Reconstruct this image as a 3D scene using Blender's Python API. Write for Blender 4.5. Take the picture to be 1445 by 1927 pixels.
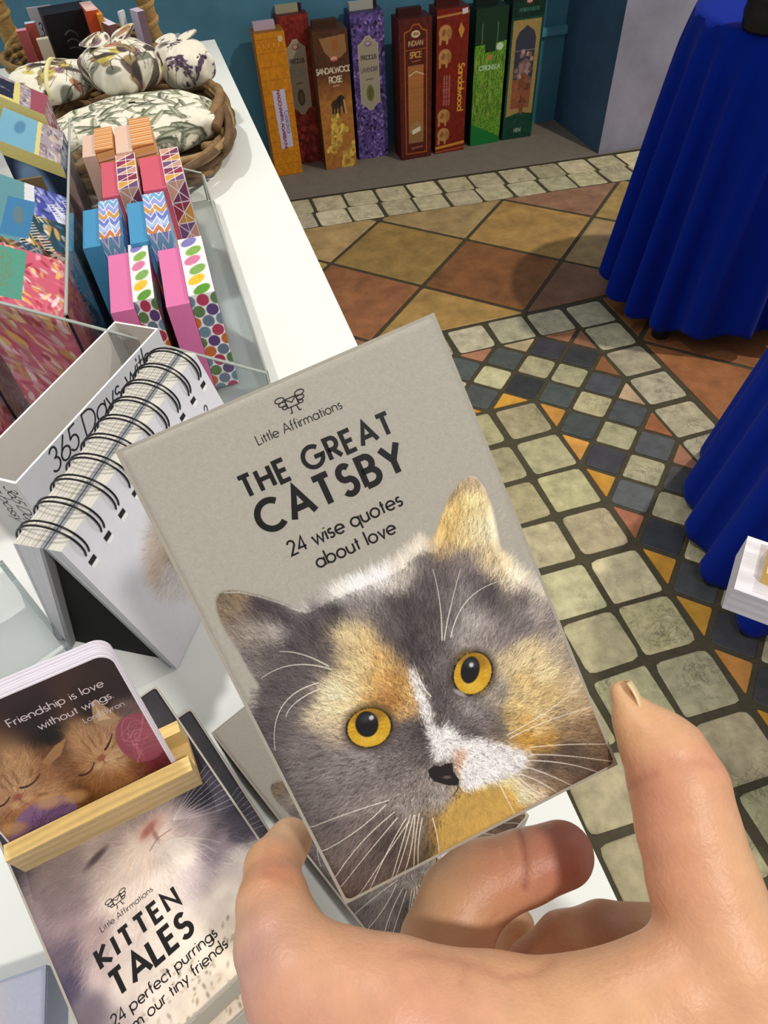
import bpy, math, random
import numpy as np
from mathutils import Matrix, Vector

# ------------------------------------------------------------------ camera, sky, lights
for o in list(bpy.data.objects):
    bpy.data.objects.remove(o)
SC = bpy.context.scene
COL = SC.collection
IW, IH, FPX = 1445, 1927, 1240.0
CM = np.array([[0.9565820, -0.2880092, -0.0447390],
               [-0.2474074, -0.7212225, -0.6470144],
               [0.1540793, 0.6299911, -0.7611641]])      # rows: camera right, down, forward in the room
CP = np.array([-0.6586280, -1.0877768, 1.0510758])
cam_d = bpy.data.cameras.new('camera')
cam = bpy.data.objects.new('camera', cam_d); COL.objects.link(cam)
cam_d.sensor_fit = 'VERTICAL'; cam_d.sensor_height = 24.0
cam_d.lens = 24.0 * FPX / IH
cam_d.clip_start = 0.01; cam_d.clip_end = 50
mw = Matrix.Identity(4)
for r in range(3):
    mw[r][0] = CM[0][r]; mw[r][1] = -CM[1][r]; mw[r][2] = -CM[2][r]; mw[r][3] = CP[r]
cam.matrix_world = mw
cam_d.dof.use_dof = False
SC.camera = cam

world = bpy.data.worlds.new('shop_ambient'); SC.world = world
world.use_nodes = True
bg = world.node_tree.nodes['Background']
bg.inputs[0].default_value = (1.0, 0.98, 0.95, 1); bg.inputs[1].default_value = 0.46

def spot(name, loc, target, power, color, size=0.06, angle=100, blend=0.6):
    d = bpy.data.lights.new(name, 'SPOT'); d.energy = power; d.color = color
    d.shadow_soft_size = size; d.spot_size = math.radians(angle); d.spot_blend = blend
    o = bpy.data.objects.new(name, d); COL.objects.link(o); o.location = loc
    o.rotation_euler = (Vector(target) - Vector(loc)).to_track_quat('-Z', 'Y').to_euler()
    return o
def area(name, loc, target, power, color, sx, sy):
    d = bpy.data.lights.new(name, 'AREA'); d.energy = power; d.color = color
    d.shape = 'RECTANGLE'; d.size = sx; d.size_y = sy
    o = bpy.data.objects.new(name, d); COL.objects.link(o); o.location = loc
    o.rotation_euler = (Vector(target) - Vector(loc)).to_track_quat('-Z', 'Y').to_euler()
    return o
spot('ceiling_spot_table', (-1.15, 0.25, 2.5), (-0.70, -0.7, 0.75), 62, (1.0, 0.96, 0.89), 0.05, 70)
spot('ceiling_spot_aisle', (1.15, -0.16, 2.45), (0.2, 0.6, 0.0), 116, (1.0, 0.90, 0.74), 0.03, 95)
spot('ceiling_spot_hand', (-0.25, -1.75, 2.3), (-0.62, -1.0, 0.9), 62, (1.0, 0.95, 0.87), 0.06, 48)
SC.view_settings.view_transform = 'Standard'; SC.view_settings.look = 'None'
SC.view_settings.gamma = 1.0; SC.view_settings.use_curve_mapping = False
SC.view_settings.exposure = 0.0

# ------------------------------------------------------------------ helpers
rng = np.random.default_rng(7); random.seed(7)
def lin(c):
    c = np.asarray(c, float) / 255.0
    return np.where(c <= 0.04045, c / 12.92, ((c + 0.055) / 1.055) ** 2.4)
def at(x, y, z):
    """point at height z seen along the sight line through photograph pixel (x, y)"""
    d = CM.T @ np.array([(x - IW / 2) / FPX, (y - IH / 2) / FPX, 1.0])
    return CP + d * (z - CP[2]) / d[2]
def cam3(x, y, depth):
    c = np.array([(x - IW / 2) / FPX, (y - IH / 2) / FPX, 1.0]) * depth
    return CM.T @ c + CP

def material(name, color=None, rough=0.6, noise=0.0, nscale=40, bump=0.0, bscale=200, metallic=0.0,
             spec=0.5, sss=0.0, trans=0.0, ior=1.45, cracks=0.0, sheen=0.0, stretch=None):
    m = bpy.data.materials.new(name); m.use_nodes = True
    nt = m.node_tree; N = nt.nodes; L = nt.links
    b = N['Principled BSDF']
    b.inputs['Roughness'].default_value = rough; b.inputs['Metallic'].default_value = metallic
    b.inputs['Specular IOR Level'].default_value = spec; b.inputs['IOR'].default_value = ior
    b.inputs['Transmission Weight'].default_value = trans
    if sheen: b.inputs['Sheen Weight'].default_value = sheen
    if sss:
        b.inputs['Subsurface Weight'].default_value = sss
        b.inputs['Subsurface Radius'].default_value = (0.010, 0.004, 0.002)
        b.inputs['Subsurface Scale'].default_value = 0.5
    if color is None:
        a = N.new('ShaderNodeAttribute'); a.attribute_name = 'Col'; src = a.outputs['Color']
    else:
        rgb = N.new('ShaderNodeRGB'); rgb.outputs[0].default_value = (*lin(color), 1); src = rgb.outputs[0]
    tc = N.new('ShaderNodeTexCoord'); vec = tc.outputs['Object']
    if stretch:
        mp = N.new('ShaderNodeMapping'); mp.inputs['Scale'].default_value = stretch
        L.new(vec, mp.inputs['Vector']); vec = mp.outputs[0]
    if noise:
        n = N.new('ShaderNodeTexNoise'); n.inputs['Scale'].default_value = nscale
        n.inputs['Detail'].default_value = 6; n.inputs['Roughness'].default_value = 0.65
        L.new(vec, n.inputs['Vector'])
        mr = N.new('ShaderNodeMapRange'); mr.inputs[1].default_value = 0.3; mr.inputs[2].default_value = 0.7
        mr.inputs[3].default_value = 1 - noise; mr.inputs[4].default_value = 1 + noise
        L.new(n.outputs['Fac'], mr.inputs[0])
        mx = N.new('ShaderNodeVectorMath'); mx.operation = 'SCALE'
        L.new(src, mx.inputs[0]); L.new(mr.outputs[0], mx.inputs['Scale']); src = mx.outputs[0]
    if cracks:
        w = N.new('ShaderNodeTexNoise'); w.inputs['Scale'].default_value = 26; w.inputs['Detail'].default_value = 9
        w.inputs['Roughness'].default_value = 0.72; w.inputs['Distortion'].default_value = 1.2
        L.new(vec, w.inputs['Vector'])
        ab = N.new('ShaderNodeMath'); ab.operation = 'SUBTRACT'; ab.inputs[1].default_value = 0.5
        L.new(w.outputs['Fac'], ab.inputs[0])
        a2 = N.new('ShaderNodeMath'); a2.operation = 'ABSOLUTE'; L.new(ab.outputs[0], a2.inputs[0])
        n2 = N.new('ShaderNodeTexNoise'); n2.inputs['Scale'].default_value = 9; L.new(vec, n2.inputs['Vector'])
        m1 = N.new('ShaderNodeMapRange'); m1.inputs[1].default_value = 0.0; m1.inputs[2].default_value = 0.022
        m1.inputs[3].default_value = 1 - cracks; m1.inputs[4].default_value = 1.0
        L.new(a2.outputs[0], m1.inputs[0])
        m2 = N.new('ShaderNodeMapRange'); m2.inputs[1].default_value = 0.5; m2.inputs[2].default_value = 0.62
        L.new(n2.outputs['Fac'], m2.inputs[0])
        mm = N.new('ShaderNodeMix'); mm.data_type = 'FLOAT'; mm.inputs[2].default_value = 1.0
        L.new(m2.outputs[0], mm.inputs[0]); L.new(m1.outputs[0], mm.inputs[3])
        mx = N.new('ShaderNodeVectorMath'); mx.operation = 'SCALE'
        L.new(src, mx.inputs[0]); L.new(mm.outputs[0], mx.inputs['Scale']); src = mx.outputs[0]
    L.new(src, b.inputs['Base Color'])
    if bump:
        n = N.new('ShaderNodeTexNoise'); n.inputs['Scale'].default_value = bscale; n.inputs['Detail'].default_value = 5
        L.new(vec, n.inputs['Vector'])
        bp = N.new('ShaderNodeBump'); bp.inputs['Strength'].default_value = bump; bp.inputs['Distance'].default_value = 0.002
        L.new(n.outputs['Fac'], bp.inputs['Height']); L.new(bp.outputs[0], b.inputs['Normal'])
    return m

MT = {
 'print': material('printed_card', None, 0.5, 0.03, 300, 0.02, 900, spec=0.35),
 'gloss': material('glossy_card', None, 0.32, 0.02, 300, spec=0.4),
 'paper': material('paper', None, 0.75, 0.03, 120, spec=0.25),
 'linen': material('laid_cover_paper', None, 0.55, 0.05, 700, 0.06, 1500, spec=0.35),
 'ink': material('black_ink', (16, 16, 18), 0.45, spec=0.3),
 'inkpale': material('pale_ink', (205, 190, 195), 0.5),
 'stone': material('tumbled_stone', None, 0.55, 0.30, 30, 0.5, 140, cracks=0.7),
 'slate': material('slate_tile', None, 0.5, 0.25, 30, 0.2, 120),
 'terra': material('terracotta_tile', None, 0.42, 0.32, 14, 0.2, 90),
 'grout': material('floor_grout', (74, 68, 50), 0.8, 0.2, 60, 0.4, 300),
 'carpet': material('grey_floor_strip', (120, 112, 102), 0.9, 0.10, 25, 0.3, 500),
 'wall': material('teal_plaster', (70, 124, 150), 0.6, 0.16, 5, 0.05, 60),
 'pillar': material('grey_blue_plaster', None, 0.6, 0.20, 6, 0.05, 60),
 'white': material('white_laminate', (236, 240, 238), 0.35, 0.01, 20),
 'blue': material('royal_blue_cloth', (4, 38, 152), 0.9, 0.10, 300, 0.08, 1400, spec=0.1, sheen=0.05),
 'black': material('black_plastic', (18, 18, 20), 0.4),
 'wire': material('black_coated_wire', (14, 14, 18), 0.3),
 'wood': material('pale_pine', None, 0.55, 0.10, 30, 0.08, 200, stretch=(2, 22, 22)),
 'wicker': material('twisted_branch', None, 0.7, 0.25, 90, 0.4, 250),
 'rope': material('rush_rope', None, 0.75, 0.25, 260, 0.4, 500),
 'fabric': material('printed_cotton', None, 0.85, 0.04, 300, 0.1, 1600, spec=0.15),
 'skin': material('skin', None, 0.40, 0.07, 160, 0.15, 900, spec=0.45, sss=0.12),
 'nail': material('finger_nail', (232, 205, 160), 0.25, sss=0.1),
 'edge': material('frosted_acrylic_edge', (176, 184, 178), 0.3),
 'acrylic': material('clear_acrylic', (246, 250, 250), 0.04, trans=1.0, ior=1.25, spec=0.4),
}

def tag(o, label=None, cat=None, group=None, kind=None):
    if label: o['label'] = label
    if cat: o['category'] = cat
    if group: o['group'] = group
    if kind: o['kind'] = kind
    return o
def frame(o3, ux, uy, uz):
    m = Matrix.Identity(4)
    for r in range(3):
        m[r][0] = ux[r]; m[r][1] = uy[r]; m[r][2] = uz[r]; m[r][3] = o3[r]
    return m
def upright(p, ang):
    return Matrix.Translation(Vector(p)) @ Matrix.Rotation(ang, 4, 'Z')
def thing(name, label, cat, m=None, group=None):
    o = bpy.data.objects.new(name, None); COL.objects.link(o); o.empty_display_size = 0.02
    if m is not None: o.matrix_world = m
    return tag(o, label, cat, group)
def copy_tree(o, parent=None):
    c = o.copy(); COL.objects.link(c)
    if parent: c.parent = parent; c.matrix_parent_inverse = o.matrix_parent_inverse.copy()
    for ch in o.children: copy_tree(ch, c)
    return c

class MB:
    """collects quads, tubes and prisms for ONE mesh object; colours go to the Col attribute"""
    def __init__(s): s.v = []; s.f = []; s.c = []; s.n = 0; s.mi = []
    def add(s, V, F, C, mi=0):
        V = np.asarray(V, float).reshape(-1, 3)
        C = np.asarray(C, float)
        if C.ndim == 1: C = np.tile(C, (len(V), 1))
        s.v.append(V); s.c.append(C)
        for f in F: s.f.append([i + s.n for i in f]) if not isinstance(F, np.ndarray) else None
        if isinstance(F, np.ndarray): s.f.extend((F + s.n).tolist())
        s.mi.extend([mi] * len(F)); s.n += len(V)
    def grid(s, P, img, mi=0):
        h, w = P.shape[:2]
        i = np.arange(h * w).reshape(h, w)
        F = np.stack([i[1:, :-1], i[1:, 1:], i[:-1, 1:], i[:-1, :-1]], -1).reshape(-1, 4)
        s.add(P.reshape(-1, 3), F, img.reshape(-1, 3), mi)
    def quad(s, p00, p10, p11, p01, img, mi=0):
        """img row 0 lies along p01-p11 (top)"""
        img = np.asarray(img, float)
        if img.ndim == 1: img = np.tile(img, (2, 2, 1))
        h, w = img.shape[:2]
        t = np.linspace(1, 0, h)[:, None, None]; u = np.linspace(0, 1, w)[None, :, None]
        p00, p10, p11, p01 = [np.asarray(p, float) for p in (p00, p10, p11, p01)]
        P = (1 - t) * ((1 - u) * p00 + u * p10) + t * ((1 - u) * p01 + u * p11)
        s.grid(P, img, mi)
    def hexa(s, B, T, arts, default):
        """B, T: four bottom / top corners (front-left, front-right, back-right, back-left)"""
        a = lambda k: arts.get(k, default)
        s.quad(B[0], B[1], T[1], T[0], a('front')); s.quad(B[1], B[2], T[2], T[1], a('right'))
        s.quad(B[2], B[3], T[3], T[2], a('back')); s.quad(B[3], B[0], T[0], T[3], a('left'))
        s.quad(T[0], T[1], T[2], T[3], a('top')); s.quad(B[3], B[2], B[1], B[0], a('bottom'))
    def box(s, x0, x1, y0, y1, z0, z1, arts=None, default=(200, 200, 200)):
        B = [(x0, y0, z0), (x1, y0, z0), (x1, y1, z0), (x0, y1, z0)]
        T = [(p[0], p[1], z1) for p in B]
        s.hexa(B, T, arts or {}, np.asarray(default, float))
    def tube(s, path, r, col, seg=8, closed=False, caps=True):
        path = np.asarray(path, float); n = len(path)
        r = np.broadcast_to(np.asarray(r, float), (n,))
        tn = np.gradient(path, axis=0)
        if closed: tn = np.roll(path, -1, 0) - np.roll(path, 1, 0)
        tn /= np.linalg.norm(tn, axis=1)[:, None] + 1e-12
        u = np.cross(tn[0], (0.31, 0.2, 0.93)); u /= np.linalg.norm(u)
        R = []
        for i in range(n):
            u = u - tn[i] * (u @ tn[i]); u /= np.linalg.norm(u) + 1e-12
            w = np.cross(tn[i], u)
            a = np.linspace(0, 2 * np.pi, seg, endpoint=False)
            R.append(path[i] + r[i] * (np.cos(a)[:, None] * u + np.sin(a)[:, None] * w))
        V = np.concatenate(R); F = []
        for i in range(n if closed else n - 1):
            j = (i + 1) % n
            for k in range(seg):
                l = (k + 1) % seg
                F.append([i * seg + k, i * seg + l, j * seg + l, j * seg + k])
        if caps and not closed:
            F.append(list(range(seg - 1, -1, -1))); F.append([(n - 1) * seg + k for k in range(seg)])
        c = np.asarray(col, float)
        if c.ndim == 2: c = np.repeat(c, seg, axis=0)
        s.add(V, F, c)
    def lathe(s, prof, col, c=(0, 0, 0), seg=32):
        V = []; F = []
        for (r, z) in prof:
            for k in range(seg):
                a = 2 * np.pi * k / seg; V.append((c[0] + r * np.cos(a), c[1] + r * np.sin(a), c[2] + z))
        for i in range(len(prof) - 1):
            for k in range(seg):
                l = (k + 1) % seg; F.append([i * seg + k, i * seg + l, (i + 1) * seg + l, (i + 1) * seg + k])
        F.append(list(range(seg - 1, -1, -1))); F.append([(len(prof) - 1) * seg + k for k in range(seg)])
        s.add(V, F, col)
    def build(s, name, mats, parent=None, smooth=False):
        me = bpy.data.meshes.new(name)
        V = np.concatenate(s.v); C = np.concatenate(s.c)
        me.from_pydata(V.tolist(), [], s.f)
        at_ = me.color_attributes.new('Col', 'FLOAT_COLOR', 'POINT')
        out = np.ones((len(V), 4), np.float32); out[:, :3] = np.clip(lin(np.clip(C, 0, 255)), 0, 1)
        at_.data.foreach_set('color', out.ravel())
        for m in (mats if isinstance(mats, (list, tuple)) else [mats]): me.materials.append(MT[m] if isinstance(m, str) else m)
        if any(s.mi): me.polygons.foreach_set('material_index', np.array(s.mi, np.int32))
        if smooth: me.polygons.foreach_set('use_smooth', np.ones(len(me.polygons), bool))
        me.update()
        o = bpy.data.objects.new(name, me); COL.objects.link(o)
        if parent is not None: o.parent = parent
        return o
def bevel(o, w, seg=2):
    b = o.modifiers.new('bevel', 'BEVEL'); b.width = w; b.segments = seg; b.limit_method = 'ANGLE'
    return o
def weld(o):
    m = o.modifiers.new('weld', 'WELD'); m.merge_threshold = 0.00002; return o

# ------------------------------------------------------------------ line lettering (monoline geometric capitals)
def arc(cx, cy, rx, ry, a0, a1, n=None):
    n = n or max(6, int(abs(a1 - a0) / 12)); a = np.radians(np.linspace(a0, a1, n))
    return [(cx + rx * math.cos(t), cy + ry * math.sin(t)) for t in a]
X = 0.62; R_ = 0.31
def ring(cx=0.31): return arc(cx, R_, R_, R_, 0, 360, 30)
GL = {
 ' ': (.30, []), '.': (.16, [[(.03, 0), (.03, .07)]]), '?': (.5, [arc(.22, .75, .2, .23, 170, -60) + [(.22, .42), (.22, .28)], [(.22, 0), (.22, .08)]]),
 'A': (.82, [[(0, 0), (.40, 1), (.80, 0)], [(.16, .32), (.64, .32)]]),
 'B': (.60, [[(0, 0), (0, 1), (.24, 1)] + arc(.24, .76, .22, .24, 90, -90) + [(0, .52)], [(.24, .52)] + arc(.26, .26, .28, .26, 90, -90) + [(0, 0)]]),
 'C': (.86, [arc(.48, .5, .48, .5, 48, 312, 30)]),
 'D': (.80, [[(0, 0), (0, 1), (.24, 1)] + arc(.24, .5, .50, .5, 90, -90) + [(0, 0)]]),
 'E': (.52, [[(.46, 1), (0, 1), (0, 0), (.46, 0)], [(0, .52), (.42, .52)]]),
 'F': (.50, [[(.46, 1), (0, 1), (0, 0)], [(0, .52), (.42, .52)]]),
 'G': (.98, [arc(.48, .5, .48, .5, 46, 360, 34)[:-1] + [(.96, .46), (.54, .46)]]),
 'H': (.68, [[(0, 0), (0, 1)], [(.62, 0), (.62, 1)], [(0, .52), (.62, .52)]]),
 'I': (.10, [[(.04, 0), (.04, 1)]]), 'J': (.4, [[(.32, 1), (.32, .2)] + arc(.14, .2, .18, .2, 0, -150)]),
 'K': (.64, [[(0, 0), (0, 1)], [(.54, 1), (.03, .5), (.60, 0)]]),
 'L': (.46, [[(0, 1), (0, 0), (.42, 0)]]), 'M': (.9, [[(0, 0), (.1, 1), (.43, .15), (.76, 1), (.86, 0)]]),
 'N': (.76, [[(0, 0), (0, 1), (.68, 0), (.68, 1)]]), 'O': (1.0, [arc(.48, .5, .48, .5, 0, 360, 36)]),
 'P': (.55, [[(0, 0), (0, 1), (.26, 1)] + arc(.26, .73, .25, .27, 90, -90) + [(0, .46)]]),
 'Q': (1.0, [arc(.48, .5, .48, .5, 0, 360, 36), [(.6, .3), (.9, 0)]]),
 'R': (.58, [[(0, 0), (0, 1), (.26, 1)] + arc(.26, .73, .25, .27, 90, -90) + [(0, .46)], [(.24, .46), (.54, 0)]]),
 'S': (.54, [arc(.25, .755, .21, .245, 35, 250, 16) + [(.27, .51)] + arc(.25, .265, .245, .265, 70, -150, 18)]),
 'T': (.60, [[(0, 1), (.56, 1)], [(.28, 0), (.28, 1)]]), 'U': (.64, [[(0, 1), (0, .3)] + arc(.29, .3, .29, .3, 180, 360) + [(.58, 1)]]),
 'V': (.72, [[(0, 1), (.34, 0), (.68, 1)]]), 'W': (1.1, [[(0, 1), (.26, 0), (.53, .9), (.8, 0), (1.06, 1)]]),
 'Y': (.68, [[(0, 1), (.32, .46), (.64, 1)], [(.32, .46), (.32, 0)]]), 'Z': (.6, [[(0, 1), (.55, 1), (0, 0), (.55, 0)]]),
 '2': (.56, [arc(.25, .74, .23, .26, 165, -35, 16) + [(.02, 0), (.52, 0)]]),
 '4': (.60, [[(.42, 0), (.42, 1), (0, .27), (.56, .27)]]),
 '3': (.52, [arc(.22, .76, .20, .24, 150, -80, 14), arc(.22, .26, .24, .27, 85, -150, 16)]),
 '6': (.56, [[(.36, 1), (.06, .42)], arc(.27, .27, .26, .27, 0, 360, 26)]),
 '5': (.54, [[(.46, 1), (.12, 1), (.06, .56)] + arc(.22, .31, .26, .31, 120, -150, 18)]),
 'a': (.70, [ring(), [(.62, 0), (.62, .62)]]), 'b': (.70, [[(0, 0), (0, 1.05)], ring()]),
 'c': (.56, [arc(.31, .31, .31, .31, 48, 312, 22)]), 'd': (.70, [ring(), [(.62, 0), (.62, 1.05)]]),
 'e': (.68, [[(.02, .31), (.62, .31)] + arc(.31, .31, .31, .31, 0, 315, 26)]),
 'f': (.32, [[(.10, 0), (.10, .82)] + arc(.25, .84, .15, .16, 180, 80, 6), [(0, .60), (.25, .60)]]),
 'g': (.70, [ring(), [(.62, .62), (.62, -.10)] + arc(.31, -.08, .31, .26, 0, -160, 12)]),
 'h': (.60, [[(0, 0), (0, 1.05)], [(0, .36)] + arc(.26, .36, .26, .26, 170, 0, 10) + [(.52, 0)]]),
 'i': (.12, [[(.04, 0), (.04, .62)], [(.04, .80), (.04, .88)]]), 'j': (.12, [[(.04, .62), (.04, -.3)]]),
 'k': (.5, [[(0, 0), (0, 1.05)], [(.42, .62), (.03, .32), (.46, 0)]]), 'l': (.12, [[(.04, 0), (.04, 1.05)]]),
 'm': (.94, [[(0, 0), (0, .62)], [(0, .38)] + arc(.21, .40, .21, .22, 170, 0, 9) + [(.42, 0)], [(.42, .38)] + arc(.64, .40, .21, .22, 170, 0, 9) + [(.85, 0)]]),
 'n': (.60, [[(0, 0), (0, .62)], [(0, .36)] + arc(.26, .36, .26, .26, 170, 0, 10) + [(.52, 0)]]),
 'o': (.70, [ring()]), 'p': (.70, [[(0, -.32), (0, .62)], ring()]), 'q': (.70, [ring(), [(.62, .62), (.62, -.32)]]),
 'r': (.34, [[(0, 0), (0, .62)], [(0, .36)] + arc(.26, .36, .26, .26, 170, 80, 6)]),
 's': (.42, [arc(.18, .46, .15, .16, 40, 250, 10) + arc(.18, .165, .17, .165, 70, -150, 12)]),
 't': (.30, [[(.12, 0), (.12, .86)], [(0, .60), (.26, .60)]]), 'u': (.60, [[(0, .62), (0, .26)] + arc(.25, .26, .25, .26, 180, 360, 10) + [(.50, .62)], [(.50, 0), (.50, .62)]]),
 'v': (.54, [[(0, .62), (.25, 0), (.50, .62)]]), 'w': (.84, [[(0, .62), (.2, 0), (.41, .58), (.62, 0), (.82, .62)]]),
 'x': (.5, [[(0, .62), (.44, 0)], [(0, 0), (.44, .62)]]), 'y': (.54, [[(0, .62), (.26, 0)], [(.50, .62), (.12, -.34)]]), 'z': (.46, [[(0, .62), (.42, .62), (0, 0), (.42, 0)]]),
}
def text_strokes(txt, size, track=0.10, slant=0.0):
    x = 0; S = []
    for ch in txt:
        adv, st = GL[ch]
        for p in st: S.append([((x + a + b * slant) * size, b * size) for a, b in p])
        x += adv + track
    return S, (x - track) * size
def ribbon(pl, w):
    P = np.asarray(pl, float)
    P = P[np.r_[True, np.linalg.norm(np.diff(P, axis=0), axis=1) > 1e-6]]
    d = np.diff(P, axis=0); d /= np.linalg.norm(d, axis=1)[:, None] + 1e-9
    nn = np.c_[-d[:, 1], d[:, 0]]
    closed = np.linalg.norm(P[0] - P[-1]) < 1e-6
    N0 = np.empty_like(P)
    for i in range(len(P)):
        a = nn[i - 1] if i > 0 else (nn[-1] if closed else nn[0])
        b = nn[i] if i < len(nn) else (nn[0] if closed else nn[-1])
        m = a + b; L = np.linalg.norm(m)
        m = m / L if L > 1e-6 else a
        N0[i] = m / max(0.45, m @ b)
    return P + N0 * w / 2, P - N0 * w / 2
def lettering(name, lines, parent, mat='ink', z=0.0):
    """lines: (text, cap height or None, x from, x to, baseline y, stroke weight); flat ink in the parent's xy plane"""
    mb = MB()
    for k, (txt, size, x0, x1, y, wt) in enumerate(lines):
        n0 = text_strokes(txt, 1.0, 0.0)[1]; gaps = len(txt) - 1
        if size is None: size = (x1 - x0) / (n0 + .10 * gaps)
        tr = ((x1 - x0) / size - n0) / gaps
        S, wd = text_strokes(txt, size, tr)
        for j, st in enumerate(S):
            a, b = ribbon(st, wt * size)
            n = len(a); zz = z + 0.000004 * (j % 7)
            V = np.r_[np.c_[a + (x0, y), np.full(n, zz)], np.c_[b + (x0, y), np.full(n, zz)]]
            mb.add(V, [[n + i, n + i + 1, i + 1, i] for i in range(n - 1)], (26, 26, 30))
    return mb.build(name, mat, parent)

# ------------------------------------------------------------------ painting printed artwork (numpy canvases, sRGB 0-255)
def canvas(w, h, col): return np.tile(np.asarray(col, float), (h, w, 1))
def _blend(img, sl, a, col):
    img[sl] = img[sl] * (1 - a[..., None]) + np.asarray(col, float) * a[..., None]
def _win(img, x0, x1, y0, y1):
    h, w = img.shape[:2]
    x0 = max(0, int(x0)); y0 = max(0, int(y0)); x1 = min(w, int(x1) + 2); y1 = min(h, int(y1) + 2)
    if x1 <= x0 or y1 <= y0: return None, None, None
    yy, xx = np.mgrid[y0:y1, x0:x1]
    return (slice(y0, y1), slice(x0, x1)), xx.astype(float), yy.astype(float)
def ell(img, cx, cy, rx, ry, ang, col, soft=1.0, alpha=1.0):
    m = max(rx, ry) + soft + 1
    sl, xx, yy = _win(img, cx - m, cx + m, cy - m, cy + m)
    if sl is None: return
    c, s = math.cos(ang), math.sin(ang)
    u = ((xx - cx) * c + (yy - cy) * s) / rx; v = (-(xx - cx) * s + (yy - cy) * c) / ry
    d = (np.sqrt(u * u + v * v) - 1) * min(rx, ry)
    _blend(img, sl, np.clip(0.5 - d / soft, 0, 1) * alpha, col)
def line(img, x0, y0, x1, y1, wd, col, alpha=1.0, soft=1.0):
    m = wd + 2
    sl, xx, yy = _win(img, min(x0, x1) - m, max(x0, x1) + m, min(y0, y1) - m, max(y0, y1) + m)
    if sl is None: return
    dx, dy = x1 - x0, y1 - y0; L = dx * dx + dy * dy + 1e-9
    t = np.clip(((xx - x0) * dx + (yy - y0) * dy) / L, 0, 1)
    d = np.hypot(xx - x0 - t * dx, yy - y0 - t * dy) - wd / 2
    _blend(img, sl, np.clip(0.5 - d / soft, 0, 1) * alpha, col)
def pline(img, pts, wd, col, alpha=1.0):
    for a, b in zip(pts[:-1], pts[1:]): line(img, a[0], a[1], b[0], b[1], wd, col, alpha)
def inside(pts, xx, yy):
    m = np.zeros(xx.shape, bool); n = len(pts)
    for i in range(n):
        (ax, ay), (bx, by) = pts[i], pts[(i + 1) % n]
        c = ((ay > yy) != (by > yy)) & (xx < (bx - ax) * (yy - ay) / (by - ay + 1e-12) + ax)
        m ^= c
    return m
def poly(img, pts, col, alpha=1.0):
    xs = [p[0] for p in pts]; ys = [p[1] for p in pts]
    sl, xx, yy = _win(img, min(xs), max(xs), min(ys), max(ys))
    if sl is None: return
    _blend(img, sl, inside(pts, xx, yy) * alpha, col)
def blur(a, r):
    r = int(r)
    if r < 1: return a
    k = 2 * r + 1
    for _ in range(2):
        for ax in (0, 1):
            p = np.concatenate([np.repeat(np.take(a, [0], ax), r + 1, ax), a, np.repeat(np.take(a, [-1], ax), r, ax)], ax)
            c = np.cumsum(p, ax); n = a.shape[ax]
            a = (np.take(c, np.arange(k, k + n), ax) - np.take(c, np.arange(0, n), ax)) / k
    return a
def noise2(w, h, cell, r=None):
    r = r or rng; gw, gh = int(w / cell) + 3, int(h / cell) + 3
    g = r.random((gh, gw)); y = np.arange(h) / cell; x = np.arange(w) / cell
    yi = y.astype(int); xi = x.astype(int); fy = (y - yi)[:, None]; fx = (x - xi)[None]
    fy = fy * fy * (3 - 2 * fy); fx = fx * fx * (3 - 2 * fx)
    return (g[yi][:, xi] * (1 - fy) * (1 - fx) + g[yi][:, xi + 1] * (1 - fy) * fx + g[yi + 1][:, xi] * fy * (1 - fx) + g[yi + 1][:, xi + 1] * fy * fx)
def shepard(w, h, pts, p=2.0, ds=6):
    gw, gh = w // ds + 2, h // ds + 2
    yy, xx = np.mgrid[0:gh, 0:gw] * float(ds)
    num = np.zeros((gh, gw, 3)); den = np.zeros((gh, gw, 1))
    for (x, y, c) in pts:
        d2 = (xx - x) ** 2 + (yy - y) ** 2 + (0.015 * w) ** 2
        k = (1.0 / d2 ** p)[..., None]; num += k * np.asarray(c, float); den += k
    g = num / den
    y = np.arange(h) / ds; x = np.arange(w) / ds; yi = y.astype(int); xi = x.astype(int)
    fy = (y - yi)[:, None, None]; fx = (x - xi)[None, :, None]
    return g[yi][:, xi] * (1 - fy) * (1 - fx) + g[yi][:, xi + 1] * (1 - fy) * fx + g[yi + 1][:, xi] * fy * (1 - fx) + g[yi + 1][:, xi + 1] * fy * fx
def fur(img, base, mask, n, length, dirf, jit=0.16, alpha=0.6, bend=0.35, layers=4, mix=0.01, lscale=None):
    h, w = mask.shape
    ys, xs = np.nonzero(mask)
    for _ in range(layers):
        k = rng.integers(0, len(ys), n // layers)
        x = xs[k].astype(float); y = ys[k].astype(float)
        o_ = rng.normal(0, mix, (2, len(k))).astype(int)
        c = base[np.clip(ys[k] + o_[0], 0, h - 1), np.clip(xs[k] + o_[1], 0, w - 1)] * (1 + jit * rng.normal(size=(len(k), 1)))
        a = dirf(x, y) + rng.normal(0, bend, len(k)); L = length * (0.5 + rng.random(len(k))) * (1 if lscale is None else lscale(x, y))
        st = int(length * 1.2) + 2; da = rng.normal(0, 0.25, len(k))
        for t in range(st):
            f = t / st
            xi = np.clip(x.round().astype(int), 0, w - 1); yi = np.clip(y.round().astype(int), 0, h - 1)
            al = (alpha * (1 - 0.6 * f))
            img[yi, xi] = img[yi, xi] * (1 - al) + c * al
            x = x + np.cos(a + da * f) * L / st; y = y + np.sin(a + da * f) * L / st
    return img
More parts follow.
